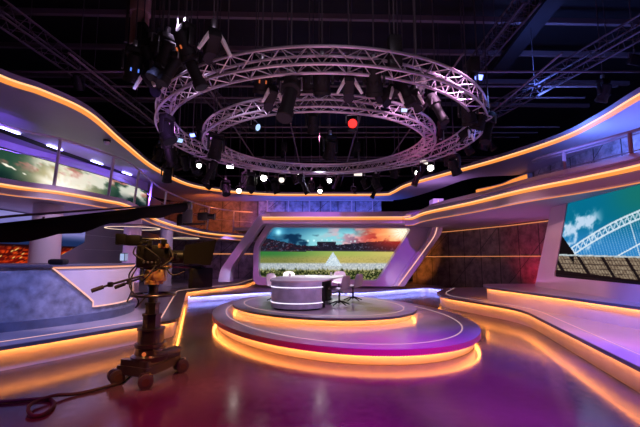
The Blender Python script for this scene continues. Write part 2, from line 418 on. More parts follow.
def hsh(i, j, s=0):
    return random.Random(i * 7919 + j * 104729 + s * 31).random()
_vn = {}
def vnoise(x, y, s=0):
    i, j = math.floor(x), math.floor(y); fx, fy = x - i, y - j; fx = fx * fx * (3 - 2 * fx); fy = fy * fy * (3 - 2 * fy)
    def h(a, b):
        k = (a, b, s)
        if k not in _vn: _vn[k] = hsh(a, b, s)
        return _vn[k]
    return (h(i, j) * (1 - fx) + h(i + 1, j) * fx) * (1 - fy) + (h(i, j + 1) * (1 - fx) + h(i + 1, j + 1) * fx) * fy
def fbm(x, y, s=0): return .5 * vnoise(x, y, s) + .28 * vnoise(x * 2.1, y * 2.1, s + 1) + .15 * vnoise(x * 4.3, y * 4.3, s + 2) + .07 * vnoise(x * 9, y * 9, s + 3)
def mixc(a, b, t):
    t = min(1, max(0, t)); return tuple(p + (q - p) * t for p, q in zip(a, b))
def sm(e0, e1, x):
    t = min(1, max(0, (x - e0) / (e1 - e0))); return t * t * (3 - 2 * t)
YS = 19.55
def edge_l(y): 
    if y > 246: return 258.5
    return 258.5 + (246 - y) / (246 - 227) * 13.5
def edge_r(y): return 411.5 - (y - 228) / (280 - 228) * 33.5
Y0, Y1 = 226.8, 280.6
def main_xy(u, v):
    y = Y0 + (Y1 - Y0) * v; xl, xr = edge_l(y), edge_r(y); x = xl + (xr - xl) * u
    return x, y + (1 - (x - 260) / 150) * -.6 * (v) * 4
def main_col(u, v):
    x, y = main_xy(u, v)
    h = 251.5                                       # far edge of the pitch
    stand = 239 + 5.0 * sm(262, 305, x) + 1.5 * math.sin(x * .045) - 1.5 * sm(330, 400, x) + .8 * (fbm(x * .5, 3) - .5)
    if 317 < x < 336 and y > 240.5: stand = min(stand, 241.5)
    if y < stand:
        c = mixc((.10, .34, .50), (.52, .80, .84), sm(268, 325, x) * sm(222, 240, y) + .3 * sm(295, 335, x))
        n = fbm(x * .075, y * .16, 5)
        c = mixc(c, (.03, .14, .26), sm(.5, .68, n) * (1 - sm(330, 370, x)) * .9)
        c = mixc(c, (.86, .66, .70), sm(.42, .62, fbm(x * .06, y * .13, 9)) * sm(310, 350, x))
        c = mixc(c, (.40, .30, .42), sm(.5, .62, fbm(x * .09, y * .2, 13)) * sm(335, 360, x) * .8)
        su = sm(350, 380, x); d = math.hypot(x - 404, (y - 231) * 1.3)
        c = mixc(c, (.93, .36, .20), su * .9); c = mixc(c, (1.0, .70, .45), sm(38, 10, d)); c = mixc(c, (1, .97, .88), sm(20, 4, d))
        c = mixc(c, (.60, .10, .14), sm(.52, .66, fbm(x * .11, y * .22, 17)) * su * sm(8, 22, d) * .8)
        an = math.atan2(y - 232, x - 402); c = mixc(c, (1, .75, .5), .6 * su * max(0, math.sin(an * 13)) ** 3 * sm(44, 10, d))
    elif y < h:
        t = fbm(x * .5, y * .9, 21)
        c = mixc((.05, .06, .10), (.19, .15, .22), t)
        c = mixc(c, (.30, .07, .10), .5 * sm(.55, .8, vnoise(x * .25, y * .9, 23)) * (1 - sm(300, 330, x)))
        if vnoise(x * .9, y * 1.3, 25) > .84: c = mixc(c, (.50, .55, .70), .45)
        c = mixc(c, (.75, .18, .14), sm(352, 398, x) * (.35 + .5 * sm(250, 240, y)))
        if abs(y - 250.8) < .5: c = mixc(c, (.25, .28, .3), .5)
    else:
        g = mixc((.20, .46, .22), (.62, .68, .34), sm(268, 345, x)); g = mixc(g, (.78, .72, .40), sm(345, 395, x))
        g = mixc(g, mixc((.46, .48, .26), (.72, .66, .38), sm(270, 345, x)), sm(253, 260, y))
        n = vnoise(x * 1.1, y * 2.2, 31); c = mixc(g, (.10, .16, .06), (n - .45) * .45 * sm(252, 262, y) + 0)
        lw = sm(262.2, 264.0, y) * sm(271.5, 268.5, y)
        c = mixc(c, mixc((.52, .58, .68), (.86, .88, .90), vnoise(x * 1.3, y * 1.3, 33)), lw * .85)
        dk = sm(268.5, 271.5, y + (vnoise(x * .8, 1, 35) - .5) * 4)
        gr = mixc((.10, .14, .07), (.52, .52, .32), sm(.3, .85, vnoise(x * .95, y * 1.1, 37))); gr = mixc(gr, (.85, .8, .6), sm(.86, .95, vnoise(x * 1.3, y * 1.3, 39)))
        c = mixc(c, gr, dk)
        if 251.8 < y < 266 and abs(x - 333) < (y - 251.8) * .64: c = mixc((.62, .70, .76), (.90, .94, .96), vnoise(x * 1.5, y * 1.5, 41))
    for lx, ly, r, k in ((278.5, 232.3, 4.2, 1), (308, 240.8, 1.8, .9), (314, 240.6, 1.8, .9), (355, 241.2, 1.7, .9), (351, 241.5, 1.4, .7), (322, 240, 1.2, .8), (327, 240, 1.2, .8), (332, 240.2, 1.2, .8), (342, 240.8, 1.2, .6)):
        d = math.hypot(x - lx, y - ly); c = mixc(c, (.85, 1, 1), k * sm(r, 0, d))
        if lx < 280: c = mixc(c, (.5, .9, 1), .6 * sm(11, 0, d))
    return c
scr = thing('video_screen', (D(335, 281, YS).x, YS, .35), 'large main video screen showing a stadium pitch at sunset behind the presenter desk', 'screen')
picture('screen_picture', 76, 220, lambda u, v: D(*main_xy(u, v), YS), main_col, scr)
MB().box(D(335, 253, YS + .12), (7.9, .12, 2.9)).build('screen_casing', M['black'], scr)
fr_t = thing('portal_frame', (.3, 19, .25), 'lavender angular portal frame with slanted legs around the main screen', 'frame')
def to3(pts, d): return [D(a, b, d) for a, b in pts]
def fil2(pts, r, n=6): return [tuple(q[:2]) for q in fillet([(a, b, 0) for a, b in pts], r, n)]
def ringloop(inner, outer, d0, d1, di=None):
    """a frame between two closed outlines in picture-plane metres at distance d0 (front) .. d1 (back)"""
    n = 120; a = resample(inner, n, True); b = resample(outer, n, True); k = Vector((0, d1 - d0, 0))
    ki = Vector((0, (di or d1) - d0, 0)); mb = MB(); rows = [a, b, [p + k for p in b], [p + ki for p in a], a]
    mb.grid([list(r) for r in rows], closed=True); return mb
def closedfil(pts, rs, n=6):
    N = len(pts); out = []; P = [Vector((p[0], p[1], 0)) for p in pts]
    for i in range(N):
        a, b, c = P[i - 1], P[i], P[(i + 1) % N]; r = rs[i] if isinstance(rs, (list, tuple)) else rs
        l1 = min(r, (a - b).length * .45); l2 = min(r, (c - b).length * .45)
        p, q = b + (a - b).normalized() * l1, b + (c - b).normalized() * l2
        for k in range(n + 1): t_ = k / n; out.append((p * (1 - t_) ** 2 + b * 2 * t_ * (1 - t_) + q * t_ * t_)[:2])
    return out
inner = [(258.4, 277.5), (258.6, 246), (272.5, 227.2), (411.5, 228.2), (378, 280.8)]
outer = [(253, 285), (253.3, 245), (268.5, 221.5), (437, 221.5), (393, 286.6)]
n5 = 7
I3 = to3(closedfil(inner, [4, 5, 3, 4, 4], n5), 18.9); O3 = to3(closedfil(outer, [8, 8, 5, 5, 3], n5), 18.9)
mb = MB(); k1 = Vector((0, .55, 0)); k2 = Vector((0, .62, 0))
mb.grid([[p + Vector((0, 0, 0)) for p in I3], O3, [p + k1 for p in O3], [p + k2 for p in I3], I3], closed=True)
mb.build('screen_surround', M['purple'], fr_t)
def slab(pts, d0, d1):
    f = to3(pts, d0); b = [p + Vector((0, d1 - d0, 0)) for p in f]; n = len(f)
    return MB().add(f + b, [tuple(range(n)), tuple(range(2 * n - 1, n - 1, -1))] + [(i, (i + 1) % n, n + (i + 1) % n, n + i) for i in range(n)])
ll = fil2([(218, 282), (220, 270), (258.5, 215.4), (266, 213.4)], 4) + [(270, 213.4), (270, 223.3)] + fil2([(270, 223.3), (262.5, 223.8), (230.5, 268), (229.5, 282)], 8)[1:]
slab(ll, 18.2, 19.0).build('left_leg', M['purple'], fr_t)
rl = [(443.5, 198.5), (443.5, 222)] + fil2([(443.5, 222), (442, 233), (404.5, 286.3)], 10)[1:] + [(393.5, 286.3)] + fil2([(393.5, 286.3), (430, 236), (433, 222)], 14)[1:] + [(433.5, 198.5)]
slab(rl, 18.4, 19.1).build('right_leg', M['purple'], fr_t)
MB().tube(to3(fil2([(438.3, 200), (438, 222), (435.5, 235), (398.5, 285.5)], 12), 18.38), .022, 6).build('leg_light_line', M['pinkled'], fr_t)
lint = [D(262, 219, 18.0), D(300, 219, 18.0), D(360, 219, 18.0), D(402, 219, 17.9), D(414, 219, 17.3)]
lint = [Vector((p.x, p.y, 3.62)) for p in lint]
MB_l = sweep(lint, [(0, .06), (.3, .06), (.5, .36), (1.0, .36), (1.0, -.25), (.12, -.25), (.08, -.09), (0.06, -.09)])
MB_l.build('lintel', M['purple'], fr_t)
sweep(lint, [(.0, -.09), (.08, -.09), (.08, .02), (.0, .02)]).build('lintel_light_core', M['amber'], fr_t)
sweep(lint, [(.0, .02), (.08, .02), (.08, .06), (.0, .06)]).build('lintel_light_strip', M['ambercore'], fr_t)
# foot uplights seen at the leg bases
# ---------------------------------------------------------------- balconies
def balcony(name, label, path, backpts, prof_lip, led_h, bottom, floor_z, thin_m='amberthin'):
    c = path[len(path) // 2]; t = thing(name, c, label, 'balcony')
    sweep(path, prof_lip).build('parapet', M['purple'], t)
    sweep(path, [(.03, -led_h), (.10, -led_h), (.10, .0), (.03, .0)]).build('light_strip', M['amber'], t)
    sweep(path, [(.02, .0), (.10, .0), (.10, .035), (.02, .035)]).build('light_core', M['ambercore'], t)
    sweep(path, [(.10, -led_h), (.16, -led_h), (.16, bottom), (.05, bottom)]).build('fascia', M['white'], t)
    sweep(path, [(.03, bottom - .012), (.07, bottom - .012), (.07, bottom + .012), (.03, bottom + .012)]).build('lower_light_line', M[thin_m], t)
    n = len(path); b = resample(backpts, n)
    lo = [p + Vector((0, 0, bottom - .01)) for p in offs(path, .06)]; lo2 = [Vector((q.x, q.y, p.z + bottom - .01)) for p, q in zip(path, b)]
    hi = [p + Vector((0, 0, floor_z)) for p in offs(path, .06)]; hi2 = [Vector((q.x, q.y, p.z + floor_z)) for p, q in zip(path, b)]
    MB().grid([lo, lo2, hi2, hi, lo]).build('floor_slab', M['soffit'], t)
    return t
LB = [(-8.3, 3.5, 3.5), (-8.3, 6.0, 3.5)] + [tuple(Z(a, b, 3.5)) for a, b in ((0, 184.5), (60, 192.5), (105, 200.5), (130, 206.5))] + [tuple(Z(163, 222, 3.35)), tuple(Z(200, 232, 3.1)), tuple(Z(228, 235.5, 3.02)), tuple(D(252, 237, 22.5))]
LBP = cr(LB, 8)
LBB = [(-10.1, 3.5, 0), (-10.1, 9, 0), (-10.0, 14, 0), (-9.6, 19, 0), (-9.4, 24.5, 0), (-7, 24.55, 0), (-3.9, 24.55, 0)]
balcony('balcony', 'left curved balcony with amber light band sweeping back towards the main screen', LBP, LBB,
        [(0, .04), (0, .17), (.14, .17), (.14, .04)], .05, -.22, .10)
RB = [tuple(Z(404, 219, 3.55))] + [tuple(Z(a, b, 3.5)) for a, b in ((412, 218.3), (425, 213.2), (470, 203.5), (520, 191.5), (580, 179.5), (640, 166.5))] + [(6.4, 5.0, 3.5), (6.4, 2.5, 3.5)]
RBP = cr(RB, 8)
RBB = [(6.6, 20.6, 0), (8.3, 16.4, 0), (9.0, 12.7, 0), (9.1, 9, 0), (9.1, 2.5, 0)]
RBP = RBP[::-1]; RBB = RBB[::-1]
def flip(pr): return [(-a, z) for a, z in pr]
tR = thing('balcony', RBP[len(RBP) // 2], 'right curved balcony with thick lavender parapet and amber light band', 'balcony')
RBP = [p for p in RBP]
Nrev = RBP                              # path runs from the camera to the back; balcony lies on its right
sweep(Nrev, flip([(0, .06), (.02, .10), (.12, .12), (.14, .17), (.05, .20), (.45, .42), (.60, .44), (.75, .40), (.75, .06)])).build('parapet', M['purple'], tR)
sweep(Nrev, flip([(.03, -.05), (.10, -.05), (.10, .02), (.03, .02)])).build('light_strip', M['amber'], tR)
sweep(Nrev, flip([(.02, .02), (.10, .02), (.10, .055), (.02, .055)])).build('light_core', M['ambercore'], tR)
sweep(Nrev, flip([(.10, -.05), (.20, -.05), (.20, -.30), (.05, -.30)])).build('fascia', M['white'], tR)
sweep(Nrev, flip([(.03, -.312), (.07, -.312), (.07, -.288), (.03, -.288)])).build('lower_light_line', M['amberthin'], tR)
b = resample(RBB, len(Nrev)); o_ = offs(Nrev, -.06)
lo = [p + Vector((0, 0, -.31)) for p in o_]; lo2 = [Vector((q.x, q.y, 3.19)) for q in b]; hi = [p + Vector((0, 0, .08)) for p in o_]; hi2 = [Vector((q.x, q.y, 3.58)) for q in b]
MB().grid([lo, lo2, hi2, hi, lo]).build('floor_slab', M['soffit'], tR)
# railings
def railing(name, label, path, base, h, step, s0, lean=0, mids=(.55,), rm='rail'):
    t = thing(name, path[len(path) // 2] + Vector((0, 0, base)), label, 'railing')
    L = 0; nxt = s0; N = normals(path)
    for i in range(1, len(path)):
        seg = (path[i] - path[i - 1]).length
        while L + seg >= nxt:
            q = path[i - 1].lerp(path[i], (nxt - L) / seg); n = N[i]
            b0 = q + Vector((0, 0, base)); b1 = b0 + Vector((0, 0, h)) + n * lean
            MB().tube([b0, b1], .042, 8).build('post', M[rm], t); nxt += step
        L += seg
    topp = [p + n * lean + Vector((0, 0, base + h)) for p, n in zip(path, N)]
    MB().tube(topp, .035, 8).build('top_rail', M[rm], t)
    for f in mids: MB().tube([p + n * lean * f + Vector((0, 0, base + h * f)) for p, n in zip(path, N)], .012, 6).build('mid_rail', M[rm], t)
    return t
railing('railing', 'steel railing with slim posts along the left balcony', offs(LBP, .14), .17, 1.30, 1.85, 1.35, -.12)
railing('railing', 'steel railing standing behind the right balcony parapet', offs(RBP, -.70)[:34], .40, .56, 1.55, .9, 0, mids=(.22, .86), rm='grey')
bk = [Vector((x, 23.6, 3.45)) for x in np.linspace(-3.4, 4.6, 20)]
railing('railing', 'tall pale posts above the main screen in front of the blue wall', bk, 0, 1.86, 1.32, .1, 0, mids=(.55,))
o = MB().box((.3, 22.9, 3.36), (10.4, 2.9, .16)).build('back_gallery', M['soffit']); tag(o, 'narrow gallery floor slab above the main screen against the back wall', 'balcony')
# ---------------------------------------------------------------- canopy
cf = [(-7.3, 3.5, 5.4), (-7.0, 5.5, 5.4)] + [tuple(Z(a, b, 5.4)) for a, b in ((0, 80), (45, 95.5), (90, 116.5), (125, 146), (160, 172.5), (200, 188.5), (265, 195.3), (330, 195.8), (382, 195.6), (392, 193.5), (406, 186.5), (440, 177), (500, 160.5), (560, 141), (600, 121.5), (640, 98))] + [(7.1, 5, 5.4), (7.0, 3, 5.4)]
cb = [(-10.1, 3.5), (-10.1, 6)] + [(-10.1, 8), (-10.1, 9.5), (-10.1, 11), (-10.0, 14), (-9.9, 18), (-9.5, 24.5), (-3.5, 24.55), (1, 24.55), (4.0, 24.55), (4.6, 24.2), (5.5, 23.2), (6.35, 20.3), (7.1, 17.3), (9.1, 16.4), (9.2, 13.5), (9.3, 9.5)] + [(9.35, 5), (9.4, 3)]
CF = cr(cf, 8); CB = cr([(*p, 5.4) for p in cb], 8)
CF = [Vector((p.x, p.y, 5.4)) for p in CF]
tc_ = thing('canopy', (0, 21, 5.4), 'continuous curved overhead canopy with glowing amber edge running round the studio', 'canopy')
e = offs(CF, .06)  # left of the path is towards the open floor or the wall depending on side
nn = normals(CF); inw = [(-1 if (n.dot(q - p) < 0) else 1) for n, p, q in zip(nn, CF, CB)]
sgn = 1 if sum(inw) > 0 else -1
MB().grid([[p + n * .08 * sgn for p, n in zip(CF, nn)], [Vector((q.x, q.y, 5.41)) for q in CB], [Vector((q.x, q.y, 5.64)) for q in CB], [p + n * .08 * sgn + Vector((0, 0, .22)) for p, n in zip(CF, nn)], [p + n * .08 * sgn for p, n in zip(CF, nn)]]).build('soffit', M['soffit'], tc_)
sweep(CF, [(.02 * sgn, .0), (.08 * sgn, -.005), (.08 * sgn, .075), (.01 * sgn, .075)]).build('light_strip', M['amber'], tc_)
sweep(CF, [(0, .075), (.08 * sgn, .075), (.08 * sgn, .12), (0, .12)]).build('light_core', M['ambercore'], tc_)
sweep(CF, [(-.02 * sgn, .12), (.10 * sgn, .12), (.10 * sgn, .24), (-.02 * sgn, .24)]).build('edge_trim', M['grey'], tc_)
# second lit edge seen through the opening on the right
p2 = cr([tuple(Z(476, 191.5, 5.2)), tuple(Z(500, 186.5, 5.2)), tuple(Z(512, 181.5, 5.2)), tuple(Z(526, 176.5, 5.2))], 5)
sweep(p2, [(0, -.09), (.06, -.09), (.06, .09), (0, .09)]).build('inner_light_strip', M['amber'], tc_)
sweep(p2, [(.06, -.12), (1.2, -.12), (1.2, .14), (.06, .14)]).build('inner_soffit', M['soffit'], tc_)
# slot with lamps in the left soffit
sl = [Z(a, b, 5.395) for a, b in ((-60, 110), (0, 130), (55, 150), (97, 164.5), (127, 175))]
sweep(cr(sl, 6), [(-.16, -.012), (.16, -.012), (.16, .01), (-.16, .01)]).build('lamp_slot', M['black'], tc_)
for px, py in ((10, 130.5), (55, 147.8), (97, 162.6), (127, 173.6)):
    c = Z(px, py, 5.37); d_ = (Z(px + 8, py + 2.9, 5.37) - c); a = math.atan2(d_.y, d_.x)
    MB().box(c, (.60, .075, .03), a).build('slot_lamp', M['slotled'], tc_)
# ---------------------------------------------------------------- left upper and lower screens
def up_col(u, v):
    x = u * 140; y = v * 45
    c = mixc((.05, .16, .15), (.20, .34, .26), fbm(x * .06, y * .08, 51))
    d = math.hypot(x - 62, (y - 24) * 1.3); an = math.atan2(y - 24, x - 62)
    c = mixc(c, (.78, .72, .55), sm(60, 12, d + 10 * (fbm(x * .1, y * .12, 53) - .5))); c = mixc(c, (1, .98, .93), sm(30, 4, d + 5 * math.sin(an * 9)))
    c = mixc(c, (.75, .45, .42), sm(.5, .62, fbm(x * .09, y * .16, 55)) * sm(20, 5, y) * .9)
    c = mixc(c, (.92, .90, .84), sm(.42, .62, fbm(x * .08, y * .1, 57)) * sm(22, 45, x) * .85)
    c = mixc(c, (.03, .08, .10), sm(16, 36, y) * sm(46, 20, x) * .85); c = mixc(c, (.05, .10, .13), sm(95, 135, x) * sm(10, 25, y))
    for k in range(11):
        for x0, y0, dx, dy in ((100, 30, 3, -.6), (2, 14, 2.3, .5)):
            if math.hypot(x - x0 - dx * k, y - y0 - dy * k) < .9: c = (1, .98, .9)
    return c
XW = -9.95
def onleft(px, py, x=XW):
    r = ray(px, py); t_ = x / r.x; return Vector((x, r.y * t_, H + r.z * t_))
UWr = resample(UW, 200)
def uw(u, z, off=0):
    k = min(198.999, max(0, u * 199)); i = int(k); p = UWr[i].lerp(UWr[i + 1], k - i); d_ = UWr[i + 1] - UWr[i]
    n = Vector((-d_.y, d_.x, 0)).normalized(); return Vector((p.x, p.y, z)) - n * off
us = thing('video_screen', (-9.6, 12, 3.7), 'wide upper video screen showing a bright white burst behind the left railing', 'screen')
def upx(u, v):
    q = uw(u, 5.05 - 1.35 * v, .02); dy = q.y * CT + (q.z - H) * ST
    return 320 + F * q.x / dy
picture('screen_picture', 40, 150, lambda u, v: uw(.12 + .86 * u, 5.27 - .34 * u - 1.50 * v, .02), lambda u, v: up_col(upx(.12 + .86 * u, v) / 140, v), us)
MB().grid([[uw(k / 20 * .87 + .115, z + (5.29 - .34 * k / 20 if z == 0 else 0), o) for k in range(21)] for z, o in ((0, .015), (3.66, .015), (3.66, -.05), (0, -.05), (0, .015))]).build('screen_casing', M['black'], us)
def lo_col(u, v):
    y = 3.2 - 2.0 * v
    if v < .50: c = mixc((.34, .34, .62), (.62, .58, .80), fbm(u * 6, v * 14, 61)); c = mixc(c, (.10, .16, .32), sm(.24, .42, v))
    else:
        c = mixc((.18, .03, .03), (.45, .06, .04), fbm(u * 20, v * 12, 63))
        row = (v * 34 + 3 * u) % 1.0
        k = vnoise(u * 130, math.floor(v * 34 + 3 * u) * 7.3, 65)
        if row < .55 and k > .42: c = mixc(c, (1, .30, .08), .9 * k)
        if vnoise(u * 160, v * 60, 67) > .86: c = (1, .75, .4)
        c = mixc(c, (.10, .02, .03), sm(.58, .5, v))
    return c
ls = thing('video_screen', (XW, 10, 1.2), 'lower left video screen showing red lit stands behind the columns', 'screen')
picture('screen_picture', 50, 150, lambda u, v: Vector((XW, 5.5 + (10.6 - 5.5 * max(0, v - .4)) * u, 3.22 - 2.1 * v)), lo_col, ls)
MB().prism([(XW - .05, 5.4, 0), (XW - .13, 5.4, 0), (XW - .13, 12.4, 0), (XW - .05, 12.4, 0)], 1.10, 3.2).build('screen_casing', M['black'], ls)
for k, zz in enumerate((1.35, 2.1, 2.75)):
    line('wall_trim_line', [(-10.37, 16.8, zz), (-10.37, 24.3, zz)], .012, M['rail'], ('lowest', 'middle', 'topmost')[k] + ' thin horizontal trim line on the grey wall between the left columns').update_tag()
# ---------------------------------------------------------------- columns, halo lights
def column(x, y, r, z0, z1, label):
    o = MB().lathe((0, 0, 0), [(r * 1.12, 0), (r * 1.12, .06), (r, .08), (r * .97, z1 - z0)], 28).build('support_pillar', M['white'])
    o.location = (x, y, z0); return tag(o, label, 'column', 'round columns under the left balcony')
column(-7.92, 11.0, .385, .40, 3.27, 'thick round white column nearest the camera behind the left counter')
column(-7.25, 14.7, .32, .40, 3.27, 'round lavender column in the middle of the row, circled by a halo light')
column(-7.5, 18.6, .30, .40, 3.22, 'farthest round white column of the row, behind the studio camera')
def halo(x, y, z, r, zt, label):
    t = thing('hanging_halo_light', (x, y, z), label, 'pendant light', 'halo lights under the left balcony')
    c = [Vector((x + r * math.cos(a), y + r * math.sin(a), z)) for a in [2 * PI * k / 40 for k in range(40)]]
    MB().tube(c, .05, 8, True).build('ring_body', M['grey'], t)
    sweep(c, [(-.03, -.055), (.03, -.055), (.03, -.045), (-.03, -.045)], True).build('glowing_ring', led('halo_' + str(int(y)), (1, .72, .5), 1.3), t)
    for k in (3, 16, 30): MB().tube([c[k], c[k] + Vector((0, 0, zt - z))], .008, 5).build('hanger_rod', M['rail'], t)
halo(-7.25, 14.7, 2.92, .95, 3.27, 'ring shaped halo light hanging round the middle left column')
halo(-6.9, 19.6, 2.78, .62, 3.1, 'small bright halo light ring hanging near the far left column')
# ---------------------------------------------------------------- left counter
cp = cr([(-8.4, 5.3, 0), (-7.0, 6.2, 0), (-5.84, 7.13, 0), (-5.2, 7.85, 0), (-4.78, 8.75, 0), (-4.80, 9.7, 0), (-5.2, 10.5, 0), (-6.2, 11.0, 0)], 10)
ct = thing('counter', (-6, 8, .40), 'long curved counter with blue concrete front and glowing white end panel', 'counter')
cback = [(-7.2, 10.6), (-8.9, 9.3), (-9.6, 6.2)]
zc = .40; zt = 1.60
MB().prism(offs(cp, -.10) + [Vector((*b, 0)) for b in cback], zc, zc + .17).build('plinth', mat('counter_plinth', (.10, .12, .20), .4, noise=.3, nscale=3), ct)
MB().prism(cp + [Vector((*b, 0)) for b in cback], zc + .17, zt - .035).build('body', M['concrete'], ct)
MB().prism(offs(cp, -.05) + [Vector((*b, 0)) for b in cback], zt - .035, zt).build('counter_top', M['decklip'], ct)
def proj(p):
    dy = p.y * CT + (p.z - H) * ST; up = (p.z - H) * CT - p.y * ST
    return 320 + F * p.x / dy, 213.5 - F * up / dy
cw_ = resample(cp, 400)
def s_at(px, z):
    best = min(range(40, 330), key=lambda i: abs(proj(Vector((cw_[i].x, cw_[i].y, z)))[0] - px)); return best / 399
s_end = None
for i in range(399):
    if proj(Vector((cw_[i].x, cw_[i].y, 1)))[0] >= max(proj(Vector((q.x, q.y, 1)))[0] for q in cw_) - .001: s_end = i / 399; break
def cpt(s, z, off=0):
    k = min(398, max(0, s * 399)); i = int(k); p = cw_[i].lerp(cw_[i + 1], k - i); n = Vector((-(cw_[i + 1] - cw_[i]).y, (cw_[i + 1] - cw_[i]).x, 0)).normalized()
    return Vector((p.x, p.y, z)) - n * off
zT, zB = zt - .06, .70
sTL, sBL = s_at(52, zT), s_at(92, zB)
sR = s_end + .012
rows = []
NR, NC = 8, 30
def Lft(v): return sTL + (sBL - sTL) * min(1, v / .86)
rows = [[cpt(Lft(j / NR) + (sR - Lft(j / NR)) * i / NC, zT + (zB - zT) * j / NR, .025) for i in range(NC + 1)] for j in range(NR + 1)]
mb = MB().grid(rows); mb.grid([[cpt(Lft(j / NR) + (sR - Lft(j / NR)) * i / NC, zT + (zB - zT) * j / NR, -.02) for i in range(NC + 1)] for j in range(NR + 1)])
mb.build('end_panel', M['white'], ct)
loop = [r[0] for r in rows] + rows[-1][1:] + [r[-1] for r in rows[::-1]][1:] + rows[0][::-1][1:-1]
MB().tube([p for p in loop], .015, 6, True).build('panel_light_outline', M['pinkled'], ct)
sweep([Vector((q.x, q.y, zt - .036)) for q in offs(cw_[int(399 * sTL)::6], -.03)], [(.0, -.02), (-.025, -.02), (-.025, 0), (0, 0)]).build('under_top_light', M['amberthin'], ct)
o = MB().bbox((0, 0, .06), (.34, .22, .12), .05).build('black_monitor_base', M['blackgloss']); o.location = cpt(s_at(66, 1.6), 1.6, -.35); o.location.z = 1.60; o.name = 'control_box'; tag(o, 'small black rounded box lying on the left counter top', 'box')
# ---------------------------------------------------------------- right screen wall
A = Vector((6.84, 12.25, 0)); B = Vector((6.37, 7.72, 0)); tw = (B - A).normalized(); nw = Vector((-tw.y, tw.x, 0))
if nw.x > 0: nw = -nw
def W(px, py, off=0):
    r = ray(px, py); k = nw.dot(A + nw * off - Vector((0, 0, H))) / nw.dot(r); return Vector((0, 0, H)) + r * k
def Ws(s, z, off=0): return A + tw * s + nw * off + Vector((0, 0, z))
def sz(px, py):
    p = W(px, py); return (p - A).dot(tw), p.z
s_bl, z_bl = sz(554, 276); s_tl, z_tl = sz(567.5, 204); 
SE = 9.5
zb_, zt_ = z_bl, z_tl
_, zb2 = sz(640, 285); _, zt2 = sz(640, 180)
inn = closedfil([(s_bl, zb2), (s_tl, zt2 - .0), (SE, zt2), (SE, zb2)], [.12, .10, .05, .05], 5)
so_b, zo_b = sz(535, 287); so_t, zo_t = sz(551, 202)
out = closedfil([(so_b, .85), (so_t, 3.22), (SE + .5, 3.22), (SE + .5, .85)], [.01, .01, .01, .01], 5)
wt = thing('screen_wall', Ws(4, .85), 'lavender wall with leaning edge framing the right video screen', 'frame')
Ii = [Ws(s, z, .0) for s, z in inn]; Oo = [Ws(s, z, 0) for s, z in out]
MB().grid([Ii, Oo, [p - nw * .35 for p in Oo], [p - nw * .12 for p in Ii], Ii], closed=True).build('surround', M['purple'], wt)
rs = thing('video_screen', Ws(4, zb2 + .0), 'right video screen showing a white stadium arch against a teal sky', 'screen')
MB().add([Ws(s, z, -.03) for s, z in inn], [tuple(range(len(inn)))]).build('bezel', M['black'], rs)
SP = 3.6
def right_xy(u, v):
    s = s_bl - .1 + (SE - s_bl) * u; z = zt2 - .05 - (zt2 - zb2 - .12) * v; p = Ws(s, z, -.018); return s, z, p
def right_P(u, v):
    z = zt2 - .05 - (zt2 - zb2 - .12) * v
    sl_ = s_bl + (s_tl - s_bl) * (z - zb2) / (zt2 - zb2) + .03
    return Ws(sl_ + (SE - .05 - sl_) * u, z, -.018)
def archp(t): return 566 + 150 * t, 256 - 62 * math.sin(min(1, t * .97) * PI / 2) ** .9
def right_col(u, v):
    p = right_P(u, v); x, y = proj(p)
    sky = mixc((.02, .40, .52), (.08, .42, .40), sm(590, 640, x) * sm(235, 195, y)); sky = mixc(sky, (.16, .48, .72), sm(215, 250, y))
    cl = fbm(x * .11 + y * .05, y * .075 - x * .03, 71); c = mixc(sky, (.78, .84, .92), sm(.48, .72, cl) * (1 - sm(592, 606, x)) * sm(205, 218, y) * .9)
    base = 254.5 + (x - 574) * .027
    ya_ = 246.3 - .70 * (x - 574) + .0024 * (x - 574) ** 2
    if y < base:
        for off, w in ((0, .6), (8, .6), (3.5, .25)):
            if abs(y - ya_ - off) < w + .35: c = mixc(c, (.80, .86, .90), .95 if w > .4 else .45)
        if 0 < y - ya_ < 8 and x > 566:
            q = x % 5.5; r_ = (y - ya_) / 8 * 2.75
            if abs(q - r_) < .5 or abs(q - (5.5 - r_)) < .5: c = mixc(c, (.82, .87, .92), .85)
        if y > ya_ + 9 and x > 576 and (x - (y - 250) * .30) % 2.9 < .5: c = mixc(c, (.70, .82, .92), .5)
        lx = 618 + (base - y) * 1.75
        if y > ya_ + 9 and abs(x - lx) < 1.1: c = (.85, .9, .93)
        lx = 640 - (base - y) * .30
        if y > ya_ + 9 and abs(x - lx) < .6: c = mixc(c, (.85, .9, .93), .7)
        if x < 574 - (254 - y) * 0 and y > 234 + (x - 561) * 1.45: c = (.07, .05, .06)
    elif y < base + 1.6: c = mixc((.80, .84, .86), (.55, .6, .62), vnoise(x, y))
    else:
        yy = y - base
        c = mixc((.40, .33, .27), (.60, .54, .46), vnoise(x * .8, y * .8, 75))
        if (x - yy * .55) % 3.1 < .7 or (yy * 1.0) % 4.6 < .8: c = mixc(c, (.20, .15, .14), .8)
        if abs(((x - yy * .62) - 575) % 24) < 3.6: c = (.10, .07, .08)
        bot = 266 + (x - 560) * .22
        if y > 269.5 + (x - 556) * .13: c = (.10, .06, .07)
        if x < 574 and yy > -1 and y < 234 + (x - 555) * 1.6: c = (.07, .05, .06)
    return c
picture('screen_picture', 150, 330, right_P, right_col, rs)
